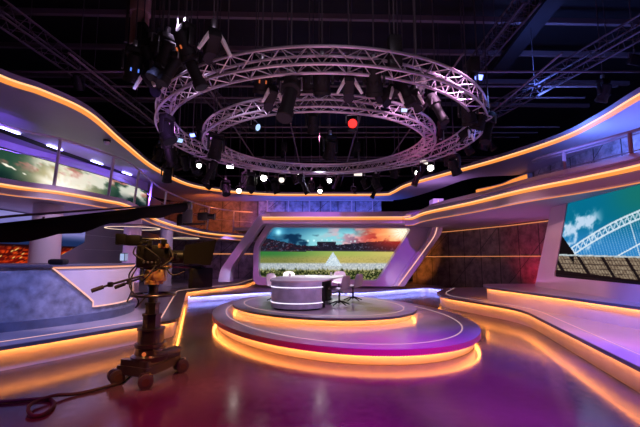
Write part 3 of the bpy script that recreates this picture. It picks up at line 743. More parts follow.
# ---------------------------------------------------------------- ring trusses
def ring_truss(label, c, R, z, w, segs, rx=1.0):
    t = thing('hanging_ring_truss', (c[0], c[1], z), label, 'truss')
    def P(r, a, dz): return Vector((c[0] + r * rx * math.cos(a), c[1] + r * math.sin(a), z + dz))
    for dr, dz in ((-w / 2, -w / 2), (w / 2, -w / 2), (w / 2, w / 2), (-w / 2, w / 2)):
        MB().tube([P(R + dr, 2 * PI * k / 120, dz) for k in range(120)], .027, 8, True).build('chord', M['alu'], t)
    mb = MB(); h = w / 2
    for k in range(segs):
        a, b, m_ = (2 * PI * q / segs for q in (k, k + 1, k + .5))
        for (r0, z0), (r1, z1) in (((-h, -h), (-h, h)), ((h, -h), (h, h)), ((-h, h), (h, h)), ((-h, -h), (h, -h))):
            mb.tube([P(R + r0, a, z0), P(R + r1, m_, z1), P(R + r0, b, z0)], .011, 5)
    mb.build('lattice', M['alu'], t)
    return t, P
C1 = (.03, 9.72); R1 = 3.86; ZR = 4.95
C2 = (-.02, 10.6); R2 = 3.0
ring_truss('large outer ring shaped lighting truss of silver tubes hanging over the stage', C1, R1, ZR, .30, 56)
ring_truss('smaller inner ring shaped lighting truss of silver tubes hanging over the stage', C2, R2, ZR, .27, 48, 1.02)
ht = [(C1, R1, a) for a in (20, 65, 115, 160, 200, 245, 295, 340)] + [(C2, R2, a) for a in (30, 90, 150, 210, 270, 330)]
for i, (c, R, a) in enumerate(ht):
    a = math.radians(a); x, y = c[0] + R * math.cos(a), c[1] + R * math.sin(a)
    o = MB().tube([(0, 0, 0), (0, 0, 9.15 - ZR - .12)], .012, 6).build('hanging_cable', M['pipe']); o.location = (x, y, ZR + .12)
    tag(o, 'thin dark suspension cable carrying one of the ring trusses', 'cable', 'ring truss suspension cables')
# ---------------------------------------------------------------- straight trusses, ceiling beams, grid pipes
def truss(label, p, q, w=.35, n=14):
    p, q = Vector(p), Vector(q); t = thing('hanging_truss', p.lerp(q, .5), label, 'truss'); d = (q - p).normalized()
    s = d.cross(Vector((0, 0, 1))).normalized(); u = s.cross(d)
    cs = [s * (a * w / 2) + u * (b * w / 2) for a, b in ((-1, -1), (1, -1), (1, 1), (-1, 1))]
    for c in cs: MB().tube([p + c, q + c], .026, 8).build('chord', M['pipe'], t)
    mb = MB()
    for k in range(n):
        a, b, m_ = p.lerp(q, k / n), p.lerp(q, (k + 1) / n), p.lerp(q, (k + .5) / n)
        for i in range(4): mb.tube([a + cs[i], m_ + cs[(i + 1) % 4], b + cs[i]], .011, 5)
    mb.build('lattice', M['pipe'], t)
    for k in (.15, .5, .85):
        a = p.lerp(q, k); MB().tube([a, (a.x, a.y, 9.2)], .01, 5).build('drop_cable', M['pipe'], t)
    return t
truss('dark straight truss running diagonally under the ceiling above the left balcony', Z(-10, 5, 6.6), Z(150, 120, 6.6))
truss('dark straight truss running diagonally under the ceiling above the right balcony', Z(650, 22, 6.6), Z(470, 125, 6.6))
truss('dark short truss crossing the upper right ceiling above the blue lamp', Z(532, -5, 7.4), Z(470, 72, 7.4))
truss('dark truss crossing high above the left edge of the outer ring', Z(185, 70, 7.2), Z(245, 130, 7.2))
for i, y in enumerate((5.2, 6.2, 7.4, 8.8, 10.4, 12.2, 14.3, 16.6)):
    x0, x1 = (-12.5, 12.5)
    o = MB().box((0, 0, 0), (x1 - x0, .12, .16)).build('ceiling_beam', M['beam']); o.location = (0, y, 8.75); o.rotation_euler = (0, 0, .03)
    tag(o, 'dark steel roof beam crossing the black ceiling from side to side', 'beam', 'roof beams')
    o['kind'] = 'structure'
random.seed(3)
for i in range(11):
    y = 9 + i * 1.35; z = 6.35 + .25 * (i % 3)
    o = MB().tube([(-8.5, 0, 0), (8.5, 0, 0)], .028, 6).build('hanging_pipe', M['beam']); o.location = (0, y, z)
    tag(o, 'dark horizontal lighting grid pipe hung under the ceiling', 'pipe', 'lighting grid pipes')
for i, x in enumerate((-5.6, -3.0, -1.0, 1.3, 3.2, 5.4)):
    o = MB().tube([(0, 8, 0), (0, 24, 0)], .028, 6).build('hanging_pipe', M['beam']); o.location = (x, 0, 6.28)
    tag(o, 'dark lengthwise lighting grid pipe running from the front to the back under the ceiling', 'pipe', 'lengthwise grid pipes')
# dome camera under the left canopy
dc = Z(107, 140, 5.39)
t = thing('hanging_dome_camera', dc, 'small white dome camera under the left canopy', 'camera')
MB().lathe(dc + Vector((0, 0, -.06)), [(.10, 0), (.11, .05)], 20).build('mount_plate', M['black'], t)
MB().lathe(dc + Vector((0, 0, -.16)), [(.02, 0), (.06, .02), (.08, .06), (.085, .10)], 20).build('dome', M['white'], t)
# ducts of the ceiling on the right
a, b_ = Z(570, -20, 8.5), Z(495, 75, 8.5)
o = MB().box((0, 0, 0), ((b_ - a).length, .5, .12), math.atan2((b_ - a).y, (b_ - a).x)).build('ceiling_duct', M['duct']); o.location = a.lerp(b_, .5); tag(o, 'flat dark cable tray slanting across the ceiling at the upper right', 'duct')
# telescopic hoist at upper left
hp = D(138.5, 47, 7.2)
t = thing('hanging_telescopic_hoist', hp, 'thick brown telescopic hoist hanging from the ceiling at the upper left', 'hoist')
for i, (r, z0, z1) in enumerate(((.17, 0, .75), (.195, .75, 1.5), (.22, 1.5, 9.15 - hp.z))):
    MB().lathe(hp + Vector((0, 0, z0)), [(r, 0), (r, z1 - z0 - .06), (r + .025, z1 - z0 - .05), (r + .025, z1 - z0)], 24).build('tube_section', mat('hoist_' + str(i), (.40, .25, .25), .5, .2), t)
MB().tube([hp + Vector((-.26, 0, .1)), hp + Vector((-.26, 0, 3.0))], .03, 8).build('side_rail', M['pipe'], t)
# chain hoists carrying the rings
for i, a in enumerate((70, 110, 215, 325, 20, 160)):
    a = math.radians(a); x, y = C1[0] + R1 * math.cos(a), C1[1] + R1 * math.sin(a)
    t = thing('hanging_chain_hoist', (x, y, ZR + .75), 'small black motor hoist above the outer ring truss', 'hoist', 'chain hoists of the outer ring')
    MB().bbox((x, y, ZR + .75), (.20, .26, .34), .04).build('motor', M['black'], t)
    MB().tube([(x + .05, y, ZR + .16), (x + .05, y, ZR + .60)], .012, 6).build('chain', M['steel'], t)
    MB().bbox((x - .06, y, ZR + .47), (.12, .16, .24), .03).build('chain_bag', M['cloth'], t)
# speaker
sp = D(394.5, 53, 6.1)
t = thing('hanging_speaker', sp, 'tall black speaker box hanging against the near side of the outer ring truss', 'speaker')
MB().bbox(sp, (.22, .22, .56), .02).build('cabinet', M['black'], t)
MB().bbox(sp + Vector((0, -.112, 0)), (.19, .012, .50), .005).build('grille', M['blackgloss'], t)
MB().tube([sp + Vector((0, 0, .28)), (sp.x, sp.y, 9.2)], .012, 6).build('hanger_rod', M['pipe'], t)
# ---------------------------------------------------------------- stage lights
def proto_head():
    """moving head: clamp, base, two yoke arms, head, lens"""
    t = thing('hanging_spotlight', (0, 0, 0), 'x', 'stage light')
    MB().bbox((0, 0, -.03), (.06, .06, .12), .01).build('clamp', M['steel'], t)
    MB().bbox((0, 0, -.14), (.26, .18, .10), .03).build('base', M['black'], t)
    for s in (-1, 1): MB().bbox((s * .15, 0, -.31), (.035, .08, .28), .012).build('yoke_arm', M['blackgloss'], t)
    R = Matrix.Rotation(math.radians(-152), 3, 'X')
    MB().lathe((0, 0, -.40), [(.06, -.20), (.10, -.18), (.115, 0), (.12, .14), (.13, .15), (.13, .20)], 18, R).build('head', M['black'], t)
    MB().lathe((0, 0, -.40), [(.112, .198), (.112, .206)], 18, R).build('lens', M['lampoff'], t)
    for k in range(2): MB().bbox(Vector((0, 0, -.40)) + R @ Vector((.05 - .1 * k, .112, .02)), (.02, .02, .05), .004, R).build('indicator', M['orangedot'], t)
    return t
def proto_bracket():
    t = thing('hanging_spotlight', (0, 0, 0), 'x', 'stage light')
    MB().bbox((0, 0, -.02), (.05, .05, .14), .01).build('clamp', M['steel'], t)
    MB().bbox((0, .02, -.22), (.16, .30, .18), .04, Matrix.Rotation(-.5, 3, 'X')).build('housing', M['black'], t)
    for s in (-1, 1):
        MB().tube([(s * .03, -.06, -.10), (s * .09, -.10, -.24), (s * .17, -.12, -.40)], [.018, .028, .02], 6).build('bracket_arm', M['palemetal'], t)
    MB().lathe((0, .12, -.34), [(.07, 0), (.08, .05)], 14, Matrix.Rotation(2.4, 3, 'X')).build('lens', M['lampoff'], t)
    return t
def proto_par():
    t = thing('hanging_spotlight', (0, 0, 0), 'x', 'stage light')
    MB().tube([(0, 0, .05), (0, 0, -.08)], .018, 8).build('clamp', M['steel'], t)
    MB().tube([(-.12, 0, -.24), (-.12, 0, -.10), (-.08, 0, -.08), (.08, 0, -.08), (.12, 0, -.10), (.12, 0, -.24)], .012, 6).build('yoke', M['steel'], t)
    R = Matrix.Rotation(math.radians(114), 3, 'X')
    MB().lathe((0, 0, -.24), [(.05, -.16), (.085, -.12), (.10, .0), (.10, .14)], 18, R).build('can', M['black'], t)
    MB().lathe((0, 0, -.24), [(.088, .13), (.088, .143)], 18, R).build('lens', M['lampoff'], t)
    for k in range(2):
        s = -1 if k else 1
        MB().box(Vector((0, 0, -.24)) + R @ Vector((0, s * .125, .19)), (.17, .008, .12), rot=R @ Matrix.Rotation(s * .45, 3, 'X')).build('barn_door', M['black'], t)
    return t
def proto_profile():
    t = thing('hanging_spotlight', (0, 0, 0), 'x', 'stage light')
    MB().tube([(0, 0, .06), (0, 0, -.10)], .02, 8).build('clamp', M['steel'], t)
    MB().tube([(-.13, 0, -.26), (-.13, 0, -.12), (.13, 0, -.12), (.13, 0, -.26)], .012, 6).build('yoke', M['steel'], t)
    R = Matrix.Rotation(math.radians(155), 3, 'X')
    MB().lathe((0, 0, -.26), [(.08, -.26), (.11, -.22), (.11, -.02), (.075, .0), (.075, .30), (.09, .31), (.09, .40)], 18, R).build('barrel', M['black'], t)
    MB().lathe((0, 0, -.26), [(.078, .395), (.078, .404)], 18, R).build('lens', M['lampoff'], t)
    return t
def proto_panel():
    t = thing('hanging_spotlight', (0, 0, 0), 'x', 'stage light')
    MB().tube([(0, 0, .05), (0, 0, -.06)], .018, 8).build('clamp', M['steel'], t)
    MB().tube([(-.17, 0, -.16), (-.17, 0, -.06), (.17, 0, -.06), (.17, 0, -.16)], .012, 6).build('yoke', M['steel'], t)
    R = Matrix.Rotation(math.radians(-58), 3, 'X')
    MB().bbox((0, 0, -.18), (.30, .20, .08), .015, R).build('housing', M['black'], t)
    MB().box(Vector((0, 0, -.18)) + R @ Vector((0, 0, -.042)), (.25, .15, .006), rot=R).build('lens', M['lampoff'], t)
    return t
M['palemetal'] = mat('pale_metal', (.85, .82, .80), .35, .2)
PR = {'g': proto_bracket(), 'h': proto_head(), 'p': proto_par(), 'f': proto_profile(), 'q': proto_panel()}
used = set()
def fixture(kind, loc, rz, lens, label, group, s=1.0, tilt=0):
    src = PR[kind]; o = src if kind not in used else copy_tree(src); used.add(kind)
    o.location = loc; o.rotation_euler = (tilt, 0, rz); o.scale = (s, s, s)
    for ch in o.children:
        if ch.name.startswith('indicator'):
            ch.material_slots[0].link = 'OBJECT'; ch.material_slots[0].material = M['bluedot' if 'blue indicator' in label else 'orangedot' if 'orange' in label else 'lampoff']
        if ch.name.startswith('lens'):
            ch.material_slots[0].link = 'OBJECT'; ch.material_slots[0].material = M[lens]
    tag(o, label, 'stage light', group); return o
LIGHTS = []
# px, py of the lamp head; distance; kind; rotation; lens; size; words
spec = [
 # clusters of the outer ring, left front
 (134, 68, 6.6, 'h', .6, 'lampoff', 1.25, 'large black moving head with blue indicator, leftmost of the left front cluster'),
 (150, 60, 6.7, 'h', -.4, 'lampoff', 1.25, 'large black moving head second in the left front cluster beside the hoist'),
 (167, 55, 6.3, 'h', .9, 'lampoff', 1.2, 'large black moving head third in the left front cluster above the outer ring'),
 (185, 46, 6.1, 'h', -.7, 'lampoff', 1.2, 'large black moving head fourth in the left front cluster, with orange glint'),
 (213, 42, 6.0, 'g', .5, 'lampoff', 1.5, 'black lamp with bright pale brackets at the right end of the left front cluster'),
 (151, 79, 6.6, 'g', -.3, 'lampoff', 1.3, 'black lamp with bright pale brackets below the left front cluster'),
 (161, 70, 6.4, 'h', 2.2, 'lampoff', 1.2, 'black moving head with blue indicator low in the left front cluster'),
 (176, 62, 6.2, 'f', -1.0, 'lampoff', 1.2, 'black profile lamp pointing sideways inside the left front cluster'),
 # row inside the outer ring
 (262, 80, 6.4, 'h', .3, 'lampoff', 1.15, 'black moving head with orange glint hung left of the long profile lamp'),
 (291, 92, 6.1, 'f', -.35, 'lampoff', 1.5, 'long black profile lamp slanting down at the left of the near ring row'),
 (322, 80, 6.2, 'h', 0, 'lampoff', 1.2, 'black moving head of the near ring row, right of the long profile lamp'),
 (349, 85, 6.2, 'g', .0, 'lampoff', 1.2, 'black lamp with pale splayed brackets right of the near row middle'),
 (271, 95, 6.5, 'g', .5, 'lampoff', 1.2, 'black lamp with pale bracket just left of the long profile lamp'),
 (374, 82, 6.2, 'h', -.2, 'lampoff', 1.15, 'black moving head in the ring row just under the speaker box left side'),
 (391, 93, 6.6, 'g', .7, 'lampoff', 1.1, 'black lamp with glinting pale brackets right under the speaker box'),
 (416, 98, 6.8, 'g', -.6, 'lampoff', 1.1, 'black lamp with glinting pale brackets farther right of the speaker box'),
 (404, 110, 7.6, 'q', 0, 'lampcyan', .5, 'small panel lamp with pale blue face on the near right of the inner ring'),
 (436, 106, 7.4, 'f', .7, 'lampoff', 1.1, 'black profile lamp slanting inside the right curve of the outer ring'),
 (352, 123, 8.6, 'p', .0, 'lampred', 1.15, 'single glowing red round lamp inside the inner ring'),
 (254, 126, 8.6, 'p', 1.1, 'lampcyan', .9, 'lamp with pale blue lens hanging inside the left of the inner ring'),
 # right cluster of outer ring
 (468, 113, 7.8, 'h', -.6, 'lampoff', 1.25, 'black moving head, left one of the bluish cluster on the outer ring'),
 (480, 118, 8.0, 'h', .5, 'lampoff', 1.25, 'black moving head, middle one of the bluish cluster on the outer ring'),
 (489, 125, 8.2, 'f', -.9, 'lampoff', 1.2, 'black profile lamp lowest in the bluish cluster on the right of the outer ring'),
 (466, 133, 8.8, 'g', .9, 'lampoff', 1.0, 'small lamp with pale glinting bracket below the bluish right cluster'),
 # left curve
 (179, 140, 9.6, 'q', .8, 'lampcyan', .7, 'panel lamp with white-blue face on the left curve of the outer ring'),
 (193, 135, 9.9, 'q', -.3, 'lampblue', .6, 'small panel lamp glowing blue between the two rings on the left'),
 (216, 148, 9.2, 'h', .6, 'lampoff', 1.3, 'black moving head on the left curve of the inner ring'),
 # back row
 (199, 165, 13.0, 'p', .3, 'lampwhite', .9, 'small round lamp glowing warm white behind the left of the rings'),
 (171, 152, 12.5, 'h', .3, 'lampoff', 1.3, 'black moving head in violet light just above the left canopy'),
 (186, 163, 13.5, 'h', -.5, 'lampoff', 1.3, 'black moving head in the dark back left row, left of the warm white lamp'),
 (212, 172, 14.0, 'h', .8, 'lampoff', 1.3, 'black moving head in the dark back left row, right of the warm white lamp'),
 (230, 166, 13.0, 'q', .5, 'lampwhite', .9, 'white glowing panel lamp at the back left, right of the round warm one'),
 (264, 177, 14.0, 'p', .1, 'lampwhite', 1.3, 'bright round white lamp with big yoke on the back row, left of the middle'),
 (282, 179, 14.2, 'p', 0, 'lampdim', 1.2, 'dim round lamp on the back row next to the bright left one'),
 (301, 175, 14.0, 'p', -.1, 'lampwhite', 1.1, 'bright round white lamp on the back row just left of the middle'),
 (329, 180, 14.0, 'p', .1, 'lampwhite', .9, 'small white lamp on the back row just right of the middle'),
 (358, 173, 13.8, 'q', 0, 'lampdim', 1.2, 'pale panel lamp hanging under the far right of the inner ring'),
 (395, 171, 13.4, 'h', .2, 'lampoff', 1.2, 'black moving head on the back row left of the pair of bright white lamps'),
 (416, 172, 13.2, 'p', .2, 'lampwhite', 1.2, 'bright white lamp left of the pair at the back right above the canopy'),
 (430, 167, 13.0, 'p', -.2, 'lampwhite', 1.2, 'bright white lamp right of the pair at the back right above the canopy'),
 (424, 162, 12.6, 'q', -.2, 'lampdim', 1.0, 'pale lamp directly above the pair of bright lamps at the back right'),
 (454, 159, 12.0, 'p', -.5, 'lampdim', 1.1, 'pale tilted lamp right of the bright pair above the right canopy'),
 (441, 152, 12.0, 'h', .5, 'lampoff', 1.2, 'black moving head above the right canopy, where the outer ring passes'),
 (239, 190, 19.0, 'p', .2, 'lampwhite', 1.3, 'small violet-white lamp just above the left canopy edge'),
 (320, 190.5, 20.0, 'p', 0, 'lampwhite', 1.2, 'small white lamp just above the canopy edge over the main screen'),
 (313, 124, 9.5, 'h', 0, 'lampoff', 1.2, 'black moving head hanging alone in the middle of the inner ring'),
 (330, 150, 11.0, 'h', .4, 'lampoff', 1.4, 'black moving head hanging far inside the inner ring'),
 (478, 77, 9.6, 'q', .2, 'lampblue', .9, 'brilliant blue-white panel lamp above the right of the outer ring'),
 (604, 93, 9.0, 'h', .3, 'lampoff', 1.1, 'black moving head hanging off the right diagonal truss'),
 (635, 60, 8.0, 'q', .3, 'lampoff', 1.1, 'small dark panel lamp with orange glint at the far right ceiling'),
 (95, 104, 9.5, 'h', .1, 'lampoff', 1.0, 'dark moving head hanging under the left diagonal truss'),
]
for px, py, d, k, rz, ln, s, lb in spec:
    if lb.startswith('dark moving head hanging under the left'): px, py = 78, 82
    p = D(px, py, d); off = {'g': .22, 'h': .40, 'p': .24, 'f': .26, 'q': .18}[k] * s
    fixture(k, (p.x, p.y, p.z + off), rz, ln, 'black' in lb and lb or lb, 'stage lights on the overhead rig', s)
    zt0 = p.z + off
    # drop pole up to the grid
    o = MB().tube([(0, 0, 0), (0, 0, 9.15 - zt0)], .014, 5).build('hanging_pole', M['pipe']); o.location = (p.x, p.y, zt0 + .05)
    tag(o, 'thin dark drop pole holding a stage light under the ceiling', 'pole', 'stage light drop poles')
# unlit dark fixtures that nothing tells apart, hung all over the back of the grid
random.seed(21)
def dark(n, x0, x1, y0, y1, d0, d1, lb, grp, smin=1.0, smax=1.4):
    for i in range(n):
        px = x0 + (x1 - x0) * (i + random.random()) / n; py = random.uniform(y0, y1); d = random.uniform(d0, d1); p = D(px, py, d)
        k = random.choice('hhfp'); s = random.uniform(smin, smax); z = p.z + {'h': .40, 'p': .24, 'f': .26}[k] * s
        fixture(k, (p.x, p.y, z), random.uniform(-2.5, 2.5), 'lampoff', lb, grp, s)
        o = MB().tube([(0, 0, 0), (0, 0, 9.15 - z)], .012, 5).build('hanging_pole', M['pipe']); o.location = (p.x, p.y, z + .05)
        tag(o, 'thin dark drop pole holding a stage light under the ceiling', 'pole', 'stage light drop poles')
dark(13, 205, 385, 176, 190, 15, 19, 'unlit black lamp in the dark row behind the bright back lights', 'unlit lamps of the back row')
dark(6, 150, 205, 150, 176, 13, 15.5, 'unlit black lamp in the dark corner above the left canopy', 'unlit lamps above the left canopy')
dark(5, 440, 500, 135, 160, 12, 14, 'unlit black lamp in the dark corner above the right canopy', 'unlit lamps above the right canopy')
dark(7, 255, 430, 74, 100, 6.6, 7.4, 'unlit black lamp hung between the near sides of the two ring trusses', 'unlit lamps between the rings')
dark(6, 128, 220, 25, 80, 6.2, 7.4, 'unlit black lamp among the cluster on the left front of the outer ring', 'unlit lamps of the left front cluster', 1.1, 1.4)
for i, a in enumerate((100, 128, 152, 60, 35, 12, 188, 215)):
    a = math.radians(a); c, s_ = math.cos(a), math.sin(a)
    fixture('h' if i % 2 else 'f', (C1[0] + R1 * c, C1[1] + R1 * s_, ZR - .20), a + i, 'lampoff', 'unlit black lamp clamped under the outer ring truss along its far half', 'unlit lamps under the outer ring', 1.15)
# tangle of pale cables at the right cluster
cpz = [D(a, b, 7.9) for a, b in ((478, 95), (484, 104), (489, 104), (488, 110), (481, 107), (486, 115), (492, 117), (486, 121))]
o = MB().tube(cr(cpz, 6), .016, 6).build('hanging_cable_loop', mat('pale_cable', (.5, .5, .6), .5)); tag(o, 'pale looping cable hanging at the right end of the outer ring truss', 'cable')
# small dark smoke of grid hardware at back
# ---------------------------------------------------------------- studio camera on pedestal
pc = Vector((-2.45, 5.68, 0))
t = thing('studio_camera', pc, 'broadcast studio camera with teleprompter on a wheeled pedestal beside the left deck', 'camera')
ang = .5
def PL(x, y, z): 
    c, s = math.cos(ang), math.sin(ang); return pc + Vector((x * c - y * s, x * s + y * c, z))
Rz = Matrix.Rotation(ang, 3, 'Z')
M['hub'] = mat('wheel_hub', (.07, .045, .03), .4, .4)
cor = [Vector((-.40, -.14, 0)), Vector((.10, -.33, 0)), Vector((.30, .42, 0))]
bq = []
for i in range(3):
    q, o1, o2 = cor[i], cor[i - 1], cor[(i + 1) % 3]
    bq += [q + (o1 - q).normalized() * .13, q - (q - Vector((.02, -.02, 0))).normalized() * -.03, q + (o2 - q).normalized() * .13]
base = [pc + q for q in fillet(bq + [bq[0]], .08, 4)][:-1]
MB().prism(base, .13, .25).build('base_skirt', M['warmblack'], t)
MB().prism([pc + (p - pc) * .90 for p in base], .25, .33).build('base_cover', M['cambrown'], t)
for k, q in enumerate(cor):
    dirv = Vector((.75, .65, 0)).normalized() if k != 1 else Vector((.9, .4, 0)).normalized()
    axl = Vector((-dirv.y, dirv.x, 0)); an = math.atan2(axl.y, axl.x)
    for s in (-1, 1):
        c0 = pc + q + axl * (s * .06) + Vector((0, 0, .10)); Rw = Matrix.Rotation(an, 3, 'Z') @ Matrix.Rotation(PI / 2, 3, 'Y')
        w = MB().lathe(c0, [(.06, -.038), (.095, -.03), (.10, 0), (.095, .03), (.06, .038)], 20, Rw).build('wheel', M['rubber'], t)
        MB().lathe(c0, [(.05, -.041), (.05, .041)], 14, Rw).build('wheel_hub', M['hub'], w)
    MB().bbox(pc + q + Vector((0, 0, .16)), (.12, .12, .09), .02).build('caster_fork', M['warmblack'], t)
MB().bbox(pc + Vector((.22, .06, .36)), (.12, .40, .14), .02, Matrix.Rotation(-.55, 3, 'Z')).build('cable_guard', M['cambrown'], t)
MB().lathe(pc + Vector((0, 0, .30)), [(.25, 0), (.26, .06), (.21, .08), (.20, .17), (.215, .18), (.215, .23)], 28).build('column_foot', M['warmblack'], t)
for i, (r, z0, z1) in enumerate(((.18, .53, .74), (.13, .74, .94), (.10, .94, 1.10), (.07, 1.10, 1.36))):
    MB().lathe(pc + Vector((0, 0, z0)), [(r, 0), (r, z1 - z0 - .03), (r + .012, z1 - z0 - .03), (r + .012, z1 - z0)], 8 if i in (1, 2) else 24).build('column_stage', M['warmblack'], t)
c_ = [pc + Vector((.30 * math.cos(2 * PI * k / 32), .30 * math.sin(2 * PI * k / 32), 1.21)) for k in range(32)]
st = MB().tube(c_, .02, 8, True).build('steering_ring', M['warmblack'], t)
for k in range(3):
    a = 2 * PI * k / 3 + .4; MB().tube([pc + Vector((0, 0, 1.21)), pc + Vector((.28 * math.cos(a), .28 * math.sin(a), 1.21))], .014, 6).build('spoke', M['warmblack'], st)
MB().lathe(pc + Vector((0, 0, .42)), [(.02, 0), (.03, .004), (.03, .01), (.02, .014)], 12, Matrix.Rotation(PI / 2, 3, 'X')).build('status_lamp', M['orangedot'], t).location += Vector((.02, -.24, 0))
# pan head
MB().lathe(pc + Vector((0, 0, 1.36)), [(.13, 0), (.13, .05), (.09, .07)], 24).build('pan_base', M['camorangelit'], t)
MB().bbox(pc + Vector((.03, 0, 1.49)), (.28, .22, .19), .05).build('pan_head', M['camorangelit'], t)
MB().bbox(pc + Vector((.03, 0, 1.595)), (.42, .16, .04), .015).build('wedge_plate', M['warmblack'], t)
for s, lb in ((-1, 0), (1, 1)):
    p0 = pc + Vector((-.08, s * .14, 1.50)); p1 = p0 + Vector((-.36, s * .12 - .1, -.12)); p2 = p0 + Vector((-.56, s * .16 - .16, -.20))
    h = MB().tube([p0, p1, p2], .016, 8).build('pan_bar', M['warmblack'], t)
    MB().tube([p2 - (p2 - p1).normalized() * .15, p2], .028, 8).build('grip', M['rubber'], h)
    MB().bbox(p1, (.07, .06, .07), .015).build('zoom_control', M['warmblack'], h)
# camera body, facing the desk to the right
dr = .35
Rb = Matrix.Rotation(dr, 3, 'Z')
def CB_(x, y, z): return pc + Rb @ Vector((x, y, 0)) + Vector((0, 0, z))
bd = MB().bbox(CB_(-.02, 0, 1.765), (.46, .22, .34), .035, Rb).build('camera_body', M['cambrown'], t)
MB().bbox(CB_(-.02, -.115, 1.80), (.30, .012, .18), .01, Rb).build('side_panel', M['warmblack'], bd)
for i in range(5): MB().lathe(CB_(-.14 + i * .055, -.12, 1.68), [(.016, 0), (.016, .01), (.012, .014)], 10, Rb @ Matrix.Rotation(PI / 2, 3, 'X')).build('knob', M['steel'], bd)
MB().tube([CB_(-.22, 0, 1.94), CB_(-.18, 0, 2.02), CB_(.12, 0, 2.02), CB_(.16, 0, 1.94)], .018, 8).build('carry_handle', M['warmblack'], t)
MB().lathe(CB_(.19, 0, 1.76), [(.09, 0), (.10, .05), (.10, .20), (.115, .21), (.115, .28)], 24, Rb @ Matrix.Rotation(PI / 2, 3, 'Y')).build('lens', M['blackgloss'], t)
vf = MB().bbox(CB_(-.30, .04, 2.0), (.20, .24, .15), .02, Rb).build('viewfinder', M['black'], t)
MB().bbox(CB_(-.46, .04, 2.01), (.14, .26, .16), .02, Rb).build('viewfinder_hood', M['black'], vf)
MB().tube([CB_(-.2, .04, 1.92), CB_(-.3, .04, 1.95)], .02, 8).build('viewfinder_arm', M['warmblack'], vf)
mn = MB().bbox(CB_(-.40, -.10, 1.755), (.05, .15, .12), .012, Rb @ Matrix.Rotation(.5, 3, 'Z')).build('side_monitor', M['black'], t)
Rm = Rb @ Matrix.Rotation(.5, 3, 'Z')
MB().box(CB_(-.40, -.10, 1.755) + Rm @ Vector((-.027, 0, 0)), (.004, .13, .10), rot=Rm).build('monitor_face', led('monitor_glow', (.45, .6, 1.0), .8), mn)
MB().box(CB_(-.40, -.10, 1.755) + Rm @ Vector((0, -.077, 0)), (.04, .004, .10), rot=Rm).build('monitor_glow_side', led('monitor_side', (.45, .6, 1.0), .5), mn)
# prompter hood
hood = MB(); q0 = [(-.12, -.15, -.13), (-.12, .15, -.13), (-.12, .15, .13), (-.12, -.15, .13)]; q1 = [(.26, -.24, -.17), (.26, .24, -.17), (.34, .24, .22), (.34, -.24, .22)]
O_ = CB_(.52, 0, 1.80)
hood.add([O_ + Rb @ Vector(v) for v in q0 + q1], [(0, 1, 5, 4), (1, 2, 6, 5), (2, 3, 7, 6), (3, 0, 4, 7), (0, 3, 2, 1)])
ph = hood.build('prompter_hood', M['cambrown'], t)
MB().tube([O_ + Rb @ Vector((.34, -.24, .22)), O_ + Rb @ Vector((.34, .24, .22))], .012, 6).build('hood_edge', M['camorangelit'], ph)  # orange-lit top edge of the hood, light painted into its colour
MB().tube([CB_(.05, 0, 1.62), CB_(.70, 0, 1.60)], .02, 8).build('prompter_rail', M['steel'], t)
MB().bbox(CB_(.66, -.02, 1.44), (.10, .40, .30), .02, Rb @ Matrix.Rotation(-.9, 3, 'Z')).build('prompter_monitor', M['black'], t)
MB().tube([CB_(.64, 0, 1.6), CB_(.66, 0, 1.55)], .025, 8).build('monitor_bracket', M['warmblack'], t)
for i, pts in enumerate((((-.2, -.1, 1.66), (-.32, -.1, 1.5), (-.24, -.16, 1.3), (-.28, -.2, 1.12)), ((-.22, .05, 1.7), (-.3, -.12, 1.38), (-.1, -.24, 1.15), (-.15, -.2, 1.05), (-.05, -.1, 1.2)), ((-.1, -.13, 1.9), (.02, -.26, 1.86), (.16, -.2, 1.72), (.1, -.14, 1.6)), ((.25, -.1, 1.9), (.34, -.2, 1.75), (.2, -.22, 1.62), (.05, -.16, 1.55)), ((-.25, -.1, 1.9), (-.2, -.24, 1.8), (-.05, -.22, 1.7)), ((.1, -.12, 1.68), (.02, -.22, 1.5), (-.1, -.18, 1.42), (-.12, -.1, 1.6)), ((.2, -.1, 1.62), (.35, -.2, 1.5), (.5, -.15, 1.55)))):
    MB().tube(cr([pc + Vector(p) for p in pts], 6), .011, 6).build('cable_loop', M['rubber'], t)
random.seed(5)
for i in range(18):
    MB().bbox(CB_(random.uniform(-.26, .30), random.uniform(-.16, -.08), random.uniform(1.60, 2.0)), (random.uniform(.04, .10), .05, random.uniform(.03, .08)), .01, Rb).build('fitting', M['camorangelit'] if i % 4 == 0 else M['warmblack'], bd)
# floor cable
fc = [Z(a, b, .022) for a, b in ((150, 364), (133, 372), (120, 382), (100, 388.5), (75, 394), (55, 398), (36, 404), (28, 411), (33, 416), (46, 413), (54, 404), (48, 399), (30, 399.5), (0, 402), (-60, 406))]
for k, p in enumerate(fc): p.z = .022 + (.03 if 5 <= k <= 7 else 0)
o = MB().tube(cr(fc, 8), .021, 8).build('floor_cable', M['rubber']); tag(o, 'thick black cable looping on the floor from the camera pedestal', 'cable')
